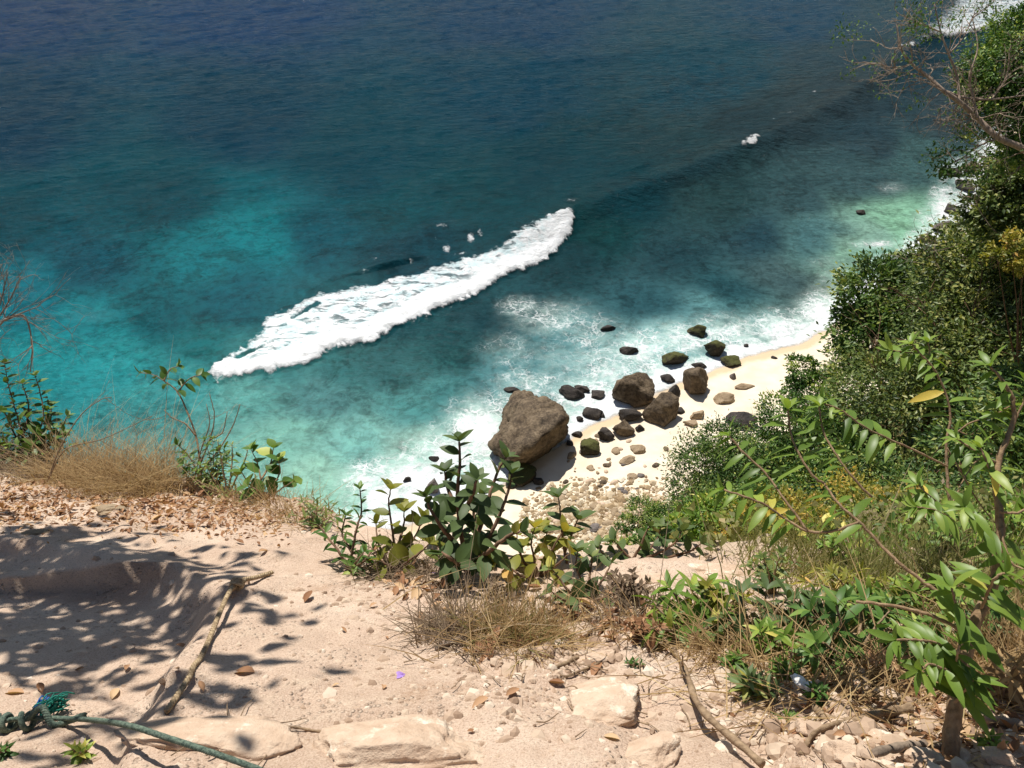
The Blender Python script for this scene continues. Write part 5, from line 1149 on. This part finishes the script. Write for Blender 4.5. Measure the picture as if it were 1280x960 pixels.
# branches and sticks
def stick(pts, r, label, seed, mat=B_GREY, lift=None, forks=0, name="fallen_branch", group="fallen branches and sticks"):
    rg = np.random.default_rng(seed); P = along(pts, r * .8 if lift is None else lift, 40); P += np.cumsum(rg.normal(0, r * .06, P.shape), 0) * [1, 1, .3]; mb = MB()
    R = np.linspace(r * .8, r, 40) * (1 + .15 * np.sin(np.arange(40) * .9 + seed)) ; mb.tube(P, R, 8)
    for _ in range(forks): k = int(rg.integers(8, 34)); twig(mb, P[k], norm(P[k + 1] - P[k - 1]) + rg.normal(0, .6, 3) * [1, 1, .5] + [0, 0, .2], rg.uniform(.06, .16), r * .4, 0, rg, 5)
    p0 = P[0]; return tag(mb.build(name, mat, None, True, p0), label, "branch", group)
stick([(828, 797), (840, 815), (852, 840, .02), (860, 862, .03), (868, 890, .045), (884, 915, .055), (912, 938, .05), (950, 966, .03)], .0095, "long grey bent branch lying down the path on the right", 3, B_TWIG, forks=1)
stick([(1015, 884), (1030, 902, .01), (1060, 908, .02), (1100, 900, .03), (1135, 893, .02)], .0125, "crooked pale root lying left of the sapling's base", 4, B_TWIG, forks=1)
stick([(1205, 895), (1240, 908, .02), (1290, 915, .02)], .011, "grey stick lying right of the sapling's base", 5, B_GREY)
stick([(960, 880), (1000, 884, .01), (1040, 886)], .006, "thin straight stick under the white shell", 6, B_GREY)
stick([(1000, 945), (1012, 928, .02), (1040, 914, .02), (1075, 905)], .007, "curved thin stick near the bottom edge left of the rubble", 7, B_TWIG, forks=1)
stick([(545, 812), (565, 805, .01), (585, 796)], .008, "short dark stick at the left foot of the middle grass tuft", 8, B_GREY, forks=1)
stick([(690, 838), (706, 832, .005), (722, 824)], .007, "short brown stick on bare dirt below the middle grass tuft", 9, B_TWIG)
stick([(700, 850), (735, 836, .006), (770, 818)], .004, "thin long twig under the short brown stick", 10, B_TWIG, forks=2)
stick([(1090, 945), (1140, 940, .02), (1180, 936)], .012, "grey stick leaning on stones left of the sapling's foot", 11, B_GREY)
stick([(840, 764), (880, 772, .005), (905, 768)], .005, "thin twig in front of the flat brink rock", 12, B_GREY)
stick([(330, 918, .01), (365, 914, .015), (404, 916)], .0035, "thin twig off the end of the crusty ledge", 13, B_TWIG)
stick([(785, 800), (805, 797), (826, 795)], .007, "short stick at the head of the long bent branch", 14, B_TWIG)
stick([(1100, 870), (1140, 880, .01), (1165, 890)], .008, "short pale stick on dry leaves before the sapling", 15, B_TWIG)
# fallen leaves that can be told apart
DL = near_leaf(.45, .1, .35, 6); DLC = near_leaf(.42, -.25, .5, 6)
spots = [(386, 750, 22), (305, 842, 30), (160, 838, 16), (18, 868, 26), (52, 864, 20), (145, 868, 22), (160, 913, 18), (228, 810, 18), (253, 862, 18), (560, 762, 18), (668, 738, 20), (590, 770, 20), (695, 858, 22), (745, 838, 30), (640, 870, 22), (600, 880, 24), (470, 690, 16), (520, 746, 26), (545, 750, 20),
         (615, 802, 20), (715, 806, 18), (680, 812, 16), (735, 760, 18), (763, 924, 22), (722, 877, 14), (590, 916, 12), (430, 790, 10), (480, 860, 14), (885, 722, 18), (990, 830, 18), (1115, 900, 24), (1125, 860, 20), (1090, 868, 18), (1060, 870, 20), (1170, 880, 20), (1235, 925, 22), (1265, 900, 18), (1140, 925, 18), (1020, 850, 18), (330, 690, 14), (238, 660, 16), (196, 648, 16), (300, 680, 13), (100, 838, 12), (80, 880, 14), (222, 838, 12), (500, 935, 12), (420, 858, 9)]
rg = np.random.default_rng(95); lm = []
for k in range(6):
    mb = MB(); put_leaves(mb, DL if k % 2 else DLC, np.zeros((1, 3)), np.array([[1.0, 0, 0]]), np.array([[0, 0, 1.0]]), np.array([1.0]), np.array([(.25, .45, .6, .75, .35, .95)[k]])); V = np.concatenate(mb.V) - [.5, 0, 0]
    me = raw_mesh("fallen_leaf", V, [np.concatenate(mb.F[4])], G_DRY); fattr(me, "tint", np.concatenate(mb.T[4])); lm.append(me)
for k, (a, b, wpx) in enumerate(spots):
    p = on_ground(a, b); t = p[1] * cp - (p[2] - H) * sp; o = link("fallen_leaf", lm[k % 6], None, p + [0, 0, .009]); sc = wpx * t / F * 1.05; o.scale = (sc, sc, sc)
    o.rotation_euler = (math.radians(-28 + rg.normal(0, 8)), rg.normal(0, .15), 0); o.rotation_euler.rotate_axis('Z', rg.uniform(0, 6.28))
    tag(o, "curled dry brown leaf fallen on the bare dirt of the path", "leaf", "dry leaves fallen on the path")
def litter(name, label, mu, sd, n, ymin, size, seed, mat=G_DRY, clip=None):
    rg = np.random.default_rng(seed); a = np.concatenate([rg.normal(m[0], s[0], n // len(mu)) for m, s in zip(mu, sd)]); b = np.concatenate([rg.normal(m[1], s[1], n // len(mu)) for m, s in zip(mu, sd)])
    q, _ = ground_many(a, b); N = len(q); mb = MB(); nrm = np.tile([0, .45, .8], (N, 1)) + rg.normal(0, .35, (N, 3)); D = rg.normal(size=(N, 3)) * [1, 1, .3]
    put_leaves(mb, near_leaf(.45, .1, .4, 4), q + [0, 0, .008], D, nrm, size * rg.lognormal(0, .35, N), rg.random(N))
    tag(mb.build(name, mat, None, True), label, "leaf litter", None, "stuff")
litter("leaf_litter", "brown leaf litter along the upper left brink of the path", [(60, 618), (180, 640), (300, 650), (90, 600), (240, 628), (20, 640)], [(50, 14), (60, 14), (50, 12), (60, 8), (60, 8), (40, 12)], 3000, 0, .027, 96)
litter("leaf_litter", "brown leaf litter among the rubble around the sapling", [(1080, 890), (1180, 900), (1060, 850), (1240, 900), (1010, 870)], [(60, 30), (50, 30), (40, 20), (40, 30), (30, 20)], 900, 0, .027, 97)
litter("leaf_litter", "brown leaf litter under the shrubs at the middle of the brink", [(520, 730), (620, 790), (720, 770), (800, 780)], [(40, 12), (50, 14), (30, 18), (30, 16)], 360, 0, .042, 98)
# litter of fine twigs
rg = np.random.default_rng(99); mb = MB(); a = np.concatenate([rg.normal(650, 90, 40), rg.normal(1080, 100, 110), rg.normal(290, 30, 26), rg.normal(880, 60, 40), rg.normal(180, 110, 50)]); b = np.concatenate([rg.normal(830, 30, 40), rg.normal(880, 40, 110), rg.normal(915, 12, 26), rg.normal(830, 50, 40), rg.normal(625, 16, 50)])
q, _ = ground_many(a, b)
for p in q:
    th = rg.uniform(0, np.pi); L = rg.lognormal(-2.9, .5); d = np.array([math.cos(th), math.sin(th), 0]) * L / 2; A, B = p - d, p + d; M = p + rg.normal(0, L * .08, 3); P = np.array([A, M, B]); P[:, 2] = land_z(P[:, 0], P[:, 1]) + .006 + np.abs(rg.normal(0, .008, 3))
    mb.tube(smooth_path(P, 6), np.linspace(.002, .0009, 6) * rg.uniform(.6, 1.4), 4)
tag(mb.build("twig_litter", B_TWIG, None, True), "fine dry twigs littering the dirt", "twigs", None, "stuff")
# white shell, purple petals
m, t, out = new_mat("white_shell"); g = NT(t); nz = g.noise(g.pos(), 80, 4); s = g.pbsdf(g.ramp(nz, [(.3, (.55, .53, .5, 1)), (.6, (.82, .81, .79, 1))]), .9, g.bump(nz, .3, .005)); g.l(s.outputs[0], out.inputs[0])
p = on_ground(1000, 862); o = link("shell", rock_mesh("shell", m, (.028, .034, .02), 611, 4, 9, .35, None, 4.0, .6), None, p + [0, 0, .03]); o.rotation_euler = (-.5, .2, .4); tag(o, "crumpled white shell caught among the rosettes on the right", "shell")
m, t, out = new_mat("purple_petal"); g = NT(t); s = g.pbsdf(hexc(186, 150, 226), .5); tr = g.n("ShaderNodeBsdfTranslucent"); tr.inputs[0].default_value = hexc(190, 150, 230); mx = g.n("ShaderNodeMixShader"); mx.inputs[0].default_value = .3; g.l(s.outputs[0], mx.inputs[1]); g.l(tr.outputs[0], mx.inputs[2]); g.l(mx.outputs[0], out.inputs[0])
for (a, b, lb) in ((502, 846, "crumpled purple flower lying on bare dirt"), (541, 721, "purple flower lying at the foot of the broad leaved shrub"), (1083, 770, "tiny purple flower in the green weed by the sapling")):
    p = on_ground(a, b) + [0, 0, .008]; rg = np.random.default_rng(a); mb = MB(); th = np.arange(5) * 1.256 + rg.uniform(0, 1); D = np.stack([np.cos(th), np.sin(th), rg.uniform(.1, .7, 5)], 1)
    put_leaves(mb, L_ROUND, np.tile(p, (5, 1)), D, np.tile([0, -.2, 1.0], (5, 1)) + rg.normal(0, .3, (5, 3)), np.full(5, .015) * rg.uniform(.6, 1.2, 5), np.full(5, .5)); tag(mb.build("flower", m, None, True, p), lb, "flower", "purple fallen flowers")

# pale straw lying about on the right
rg = np.random.default_rng(111); a = np.concatenate([rg.normal(1060, 90, 420), rg.normal(1000, 60, 240), rg.normal(1230, 40, 160), rg.normal(800, 40, 90), rg.normal(640, 60, 70)]); b = np.concatenate([rg.normal(860, 36, 420), rg.normal(830, 26, 240), rg.normal(860, 40, 160), rg.normal(790, 18, 90), rg.normal(805, 14, 70)])
q, _ = ground_many(a, b); N = len(q); th = rg.uniform(0, 2 * np.pi, N); mb = MB()
blades(mb, q + np.stack([np.zeros(N), np.zeros(N), rg.uniform(.004, .03, N)], 1), rg.lognormal(-2.2, .45, N), rg.uniform(.002, .0045, N), rg.uniform(.7, 1.4, N), rg, .55, np.stack([np.cos(th), np.sin(th), -.35 + rg.uniform(-.25, .15, N)], 1))
tag(mb.build("straw_litter", G_STRAW, None, True), "pale straw lying over rubble and weeds on the right", "straw", None, "stuff")
